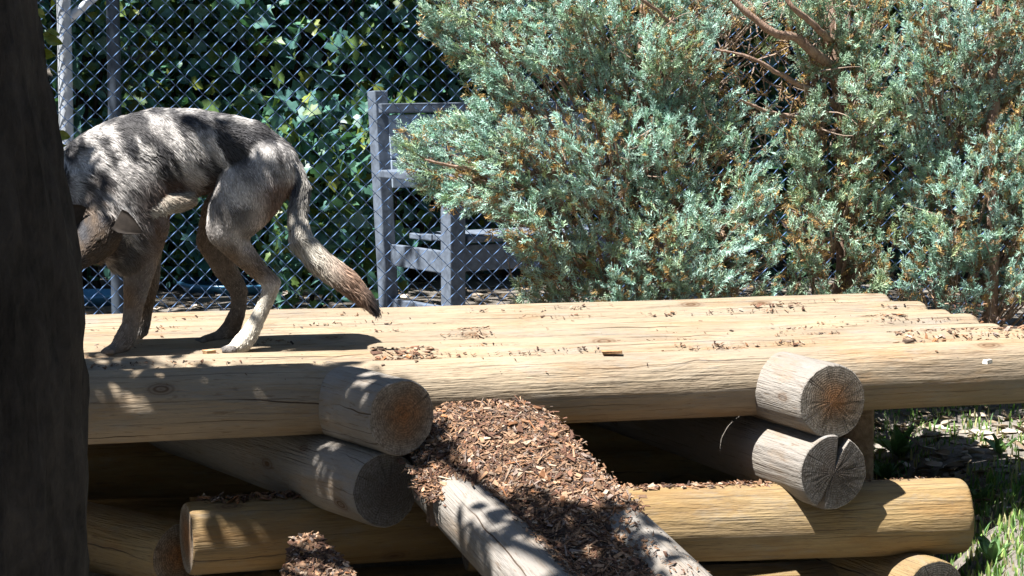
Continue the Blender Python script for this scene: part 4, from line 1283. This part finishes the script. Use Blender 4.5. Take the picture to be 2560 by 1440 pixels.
dg = bpy.context.evaluated_depsgraph_get(); dg.update()
ev = tmp.evaluated_get(dg)
bm_me = bpy.data.meshes.new_from_object(ev)
bpy.data.objects.remove(tmp)
nv = len(bm_me.vertices); BVt = np.zeros(nv * 3); bm_me.vertices.foreach_get('co', BVt); BVt = BVt.reshape(-1, 3)
BVt[:, 2] = np.maximum(BVt[:, 2], DECK_TOP - .004)
BN = np.zeros(nv * 3); bm_me.vertices.foreach_get('normal', BN); BN = BN.reshape(-1, 3)

def nearest(pts):
    out = np.zeros(len(pts), int)
    R = np.stack([1 / sph[:, 3], 1 / sph[:, 4], 1 / sph[:, 3]], -1)
    for i in range(0, len(pts), 4000):
        dd_ = (((pts[i:i + 4000, None] - sph[None, :, :3]) * R[None]) ** 2).sum(-1)
        out[i:i + 4000] = dd_.argmin(1)
    return out
def coat(pts, nidx):
    l_ = lab[nidx]; pxx, pyy = proj(pts)
    n1 = vnoise(pts * 16, 3); uv_ = np.stack([(pts[:, 0] + .45 * pts[:, 2]) * 27, pts[:, 1] * 11, (pts[:, 2] - .35 * pts[:, 0]) * 9.5], -1); n2 = .6 * vnoise(uv_, 5) + .4 * vnoise(uv_ * 2.3, 15); n3 = vnoise(pts * 60, 7)
    c = np.zeros((len(pts), 3))
    grey_d = np.array([0.028, 0.028, 0.032]); grey_m = np.array([0.216, 0.2, 0.188]); pale = np.array([0.528, 0.504, 0.48]); rust = np.array([0.152, 0.084, 0.052]); cream = np.array([0.448, 0.416, 0.352]); tan = np.array([0.24, 0.168, 0.112])
    def lerp(a_, b_, t): return a_ + (b_ - a_) * np.clip(t, 0, 1)[:, None]
    body = lerp(grey_d, pale * 1.08, (n2 - .42) * 4.4)  # mottled coat, with sun dapples painted in as pale streaks
    body = lerp(body, grey_m, .02 + .4 * (n1 - .35))
    under = np.clip((pyy - 430) / 70, 0, 1) * np.clip((pxx - 330) / 60, 0, 1) * np.clip((640 - pxx) / 60, 0, 1)
    body = lerp(body, rust, under * (.6 + .6 * n1))
    saddle = np.clip((330 - pyy) / 60, 0, 1)
    body = lerp(body, grey_d * 1.6, saddle * .5)
    front = np.clip((300 - pxx) / 80, 0, 1) * np.clip((pyy - 420) / 120, 0, 1)
    body = lerp(body, tan * 1.1, front * .7)
    hind = lerp(pale * 1.25, grey_m, (n1 - .5) * 4)
    rear = np.clip((pxx - 620) / 60, 0, 1) * np.clip((620 - pyy) / 60, 0, 1) * np.clip((pyy - 430) / 40, 0, 1)
    hind = lerp(hind, rust, rear * .9)
    hind = lerp(hind, cream * 1.5, np.clip((pyy - 715) / 30, 0, 1))
    hind = lerp(hind, tan * .8, np.clip((pyy - 600) / 40, 0, 1) * np.clip((715 - pyy) / 30, 0, 1) * .75)
    fore = lerp(tan, grey_m, (n1 - .4) * 2); fore = lerp(fore, grey_m, np.clip((pyy - 760) / 60, 0, 1))
    fore = lerp(body * .85, fore, (pyy - 560) / 80)
    elbow = lerp(cream, tan, (n1 - .3) * 1.5)
    tail = lerp(cream, grey_d * 2, np.clip((560 - pyy) / 90, 0, 1) * (.4 + n2)); tail = lerp(tail, rust * 1.5, np.clip((pxx - 780) / 80, 0, 1) * .85); tail = lerp(tail, grey_d, np.clip((pxx - 890) / 40, 0, 1))
    head = lerp(tan * .40, grey_d * 1.4, (n2 - .35) * 3)
    for k, arr in (('torso', body), ('neck', body), ('chest', lerp(body * .8, grey_m, .3 + 0 * n1)), ('head', head), ('foreleg', fore), ('elbow', elbow), ('far_foreleg', fore * .8), ('hind', hind), ('far_hind', lerp(tan * .8, grey_m, n1)), ('tail', tail)):
        s_ = l_ == names.index(k); c[s_] = arr[s_]
    hb = (l_ == names.index('hind')) & (pyy < 470)
    w_ = np.clip((470 - pyy) / 70, 0, 1)[:, None]
    c = np.where(hb[:, None], c * (1 - w_) + body * w_, c)
    return .88 * c * (.8 + .4 * n3[:, None])
ni = nearest(BVt)
bcol = coat(BVt, ni) * .7
bm_me.vertices.foreach_set('co', (BVt - WL).ravel())
ca = bm_me.color_attributes.new('Col', 'FLOAT_COLOR', 'POINT')
c4 = np.ones((nv, 4), np.float32); c4[:, :3] = bcol; ca.data.foreach_set('color', c4.ravel())
bm_me.polygons.foreach_set('use_smooth', np.ones(len(bm_me.polygons), bool))
bm_me.materials.clear(); bm_me.materials.append(M['skin'])
link('body', bm_me, wolf)
# fur strands
r = np.random.default_rng(9)
bm_me.calc_loop_triangles()
nt_ = len(bm_me.loop_triangles); tri = np.zeros(nt_ * 3, np.int32); bm_me.loop_triangles.foreach_get('vertices', tri); tri = tri.reshape(-1, 3)
A = np.linalg.norm(np.cross(BVt[tri[:, 1]] - BVt[tri[:, 0]], BVt[tri[:, 2]] - BVt[tri[:, 0]]), axis=1); A /= A.sum()
NH = 70000
ti = r.choice(nt_, NH, p=A); w_ = r.dirichlet((1, 1, 1), NH)
hp = (BVt[tri[ti]] * w_[:, :, None]).sum(1); hn = (BN[tri[ti]] * w_[:, :, None]).sum(1); hn /= np.linalg.norm(hn, axis=1, keepdims=True)
keep = hp[:, 2] > DECK_TOP + .012
hp, hn = hp[keep], hn[keep]; NH = len(hp)
hi = nearest(hp); hl = lab[hi]
fl = flow[hi].copy()
tor = np.isin(hl, [names.index('torso'), names.index('neck'), names.index('chest')])
fl[tor] = np.array([.75, 0, -.65])
hf = (hl == names.index('hind')) & (hp[:, 2] > P(0, 560, 7.2)[2]); fl[hf] = np.array([.3, 0, -1.0])
el = hl == names.index('elbow'); fl[el] = np.array([.8, 0, -.3])
clump_d = np.stack([vnoise(hp * 28, 40 + k) - .5 for k in range(3)], -1)
fl = fl + clump_d * 1.0 + r.normal(0, .14, (NH, 3))
fl -= (fl * hn).sum(1, keepdims=True) * hn; fl /= np.linalg.norm(fl, axis=1, keepdims=True) + 1e-9
ln = np.full(NH, .0095)
for k, v_ in (('torso', .020), ('neck', .026), ('chest', .022), ('head', .011), ('tail', .028), ('elbow', .015), ('hind', .0095), ('far_hind', .0095)): ln[hl == names.index(k)] = v_
ln[hf] = .015
ln *= r.uniform(.5, 1.3, NH) * (.6 + .9 * vnoise(hp * 24, 77))
lift = r.uniform(.16, .42, NH)[:, None]
hdir = fl + hn * lift; hdir /= np.linalg.norm(hdir, axis=1, keepdims=True)
K = 4
pts = np.zeros((NH, K, 3))
for k in range(K):
    t = k / (K - 1)
    pts[:, k] = hp - hn * .001 + hdir * (ln * t)[:, None] - (hn * lift * .35 * t * t + np.array([0, 0, .12]) * t * t) * ln[:, None]
pts[:, :, 2] = np.maximum(pts[:, :, 2], DECK_TOP + .001)
hc = bpy.data.hair_curves.new('fur')
hc.add_curves([K] * NH)
hc.attributes['position'].data.foreach_set('vector', (pts - WL).astype(np.float32).ravel())
ra = hc.attributes.get('radius') or hc.attributes.new('radius', 'FLOAT', 'POINT')
ra.data.foreach_set('value', np.tile(np.array([.0011, .0010, .0007, .0001], np.float32), NH))
fc = coat(hp + clump_d * .012, hi) * r.uniform(.6, 1.45, (NH, 1))
at = hc.attributes.new('Col', 'FLOAT_COLOR', 'CURVE')
f4 = np.ones((NH, 4), np.float32); f4[:, :3] = np.clip(fc, 0, .9); at.data.foreach_set('color', f4.ravel())
hc.materials.append(M['fur'])
link('fur', hc, wolf)
# ears, eyes, nose
def blob(name, c, rad, mat, parent, col, squash=None):
    V_ = IV * np.array(rad) + c
    return link(name, mesh_np(name, V_ - WL, IFc, mat, np.tile(col, (len(V_), 1)), smooth=True), parent)
def ear(px, py, d, tilt):
    c = P(px, py, d)
    n_ = 14; Vv = []; prof = [(0, .034, 0), (.02, .036, -.006), (.045, .028, -.010), (.07, .014, -.010), (.088, .002, -.006)]
    for (h_, w__, b__) in prof:
        for k in range(n_):
            an = 2 * np.pi * k / n_
            yv = .012 * math.sin(an) * (w__ / .036)
            if yv < 0: yv = yv * .2 + .006 * (w__ / .036)      # hollow front
            Vv.append((w__ * math.cos(an), yv + b__, h_))
    Vv = np.array(Vv)
    R_ = np.array(Matrix.Rotation(tilt, 3, 'Y'))
    Vv = Vv @ R_.T + c
    i, j = np.meshgrid(np.arange(len(prof) - 1), np.arange(n_), indexing='ij'); i = i.ravel(); j = j.ravel()
    Q_ = np.stack([i * n_ + j, i * n_ + (j + 1) % n_, (i + 1) * n_ + (j + 1) % n_, (i + 1) * n_ + j], -1)
    link('ear', mesh_np('ear', Vv - WL, Q_, M['skin'], np.tile([.028, .022, .018], (len(Vv), 1)), smooth=True), wolf)
ear(292, 548, 6.99, 2.05); ear(206, 545, 7.0, -1.2)
for ex_ in (246, 206): blob('eye', P(ex_, 600, 6.948), (.008, .006, .008), M['skin'], wolf, (.02, .015, .01))
blob('nose', P(172, 660, 6.895), (.016, .012, .013), M['skin'], wolf, (.012, .012, .012))

# ------------------------------------------------------------------ grass, weeds, litter at the right
r = np.random.default_rng(61)
def blades(bag, x, y, hmin, hmax, col, wid=.0035, lean=.5):
    n = len(x); z = gz(x, y)
    h_ = r.uniform(hmin, hmax, n); an = r.uniform(0, 2 * np.pi, n); ln_ = lean * r.random(n) * h_
    dx, dy = np.cos(an), np.sin(an); w__ = wid * r.uniform(.6, 1.4, n)
    ts = np.array([0, .4, .75, 1.0]); ws = np.array([1, .9, .6, 0])
    Vv = np.zeros((n, 7, 3))
    for k in range(3):
        for sgn, idx in ((-1, 2 * k), (1, 2 * k + 1)):
            Vv[:, idx, 0] = x + dx * ln_ * ts[k] ** 2 - dy * w__ * ws[k] * sgn
            Vv[:, idx, 1] = y + dy * ln_ * ts[k] ** 2 + dx * w__ * ws[k] * sgn
            Vv[:, idx, 2] = z + h_ * ts[k] * (1 - .15 * ts[k])
    Vv[:, 6] = np.stack([x + dx * ln_, y + dy * ln_, z + h_ * .85], -1)
    o_ = (np.arange(n) * 7)[:, None, None]
    Q_ = (np.array([[0, 1, 3, 2], [2, 3, 5, 4]])[None] + o_).reshape(-1, 4); T_ = (np.array([[4, 5, 6]])[None] + o_).reshape(-1, 3)
    bag.add(Vv.reshape(-1, 3), [Q_, T_], np.repeat(col, 7, 0))
GC = np.array([(.12, .23, .06), (.17, .29, .07), (.09, .18, .07), (.36, .33, .18), (.26, .32, .10)])
bag = Bag()
n = 30000
x = r.uniform(1.0, 3.2, n); y = r.uniform(6.2, 9.85, n)
kd = vnoise(np.stack([x * 3, y * 3, 0 * x], -1), 2)
k = r.random(n) < np.clip((kd - .30) * 2.0 + .5 * (y < 7.9), .04, 1) * np.where(y > 7.9, .5, 1.0)
x, y = x[k], y[k]
blades(bag, x, y, .012, .06, GC[r.choice(5, len(x), p=[.3, .25, .15, .15, .15])] * (.7 + .6 * r.random((len(x), 1))))
n = 5000; x = r.uniform(-3.5, 1.0, n); y = r.uniform(4.0, 6.0, n)
blades(bag, x, y, .02, .07, GC[r.integers(0, 5, n)])
tag(link('grass', bag.mesh('grass', M['grass'])), 'patchy green and straw grass on the ground right of the platform', 'grass', kind='stuff')
# broad-leaved weeds
wleaf = mesh_np('leaf', leaf_tmpl(.42)[0], LEAF[1], M['leaf'], np.tile([.10, .19, .07], (15, 1)))
wl = ['broad leaved weed just right of the brown post, tallest of the weeds', 'small weed with narrow leaves at the foot of the split log', 'low weed in the shade at the right edge', 'bright weed in the sun beyond the log end', 'weed at the bottom right corner in the sun']
for k, (wx, wy, sc_, nl) in enumerate([(2250, 1150, .15, 12), (2215, 1205, .11, 8), (2500, 1140, .09, 8), (2450, 1260, .08, 9), (2480, 1410, .10, 10)]):
    lo, hi = 7.0, 10.5
    for _ in range(30):
        mid = (lo + hi) / 2; q_ = P(wx, wy, mid)
        if q_[2] > float(gz(q_[0], mid)): lo = mid
        else: hi = mid
    q_ = P(wx, wy, lo)
    ro = empty('weed', q_, wl[k], 'weed', 'weeds in the grass')
    for m_ in range(nl):
        an = 2.4 * m_ + r.normal(0, .2); el_ = r.uniform(.5, 1.25)
        X, Yv, Z = frame((math.cos(an) * math.cos(el_), math.sin(an) * math.cos(el_), math.sin(el_)))
        s_ = sc_ * r.uniform(.6, 1.1)
        o = link('leaf', wleaf, ro)
        o.matrix_local = Matrix(((X[0] * s_, Yv[0] * s_, Z[0] * s_, 0), (X[1] * s_, Yv[1] * s_, Z[1] * s_, 0), (X[2] * s_, Yv[2] * s_, Z[2] * s_, .004), (0, 0, 0, 1)))
# leaf litter
bag = Bag()
n = 5200
x = np.concatenate([r.uniform(-3.4, 3.6, 3600), r.uniform(1.0, 3.0, 1600)]); y = np.concatenate([r.uniform(9.6, 14.0, 3600), r.uniform(7.4, 9.8, 1600)])
pos = np.stack([x, y, gz(x, y) + .006], -1)
LC = np.array([(.30, .25, .20), (.22, .17, .12), (.36, .32, .28), (.16, .12, .08)])
leaves_bag(bag, pos, rdir(n, r) * np.array([1, 1, .15]), rdir(n, r) * .3 + np.array([0, 0, 1.0]), r.uniform(.03, .08, n), LC[r.integers(0, 4, n)] * (.7 + .6 * r.random((n, 1))), LEAF)
tag(link('leaf_litter', bag.mesh('leaf_litter', M['litter'])), 'dry fallen leaves scattered on the ground around the fence', 'leaf litter', kind='stuff')
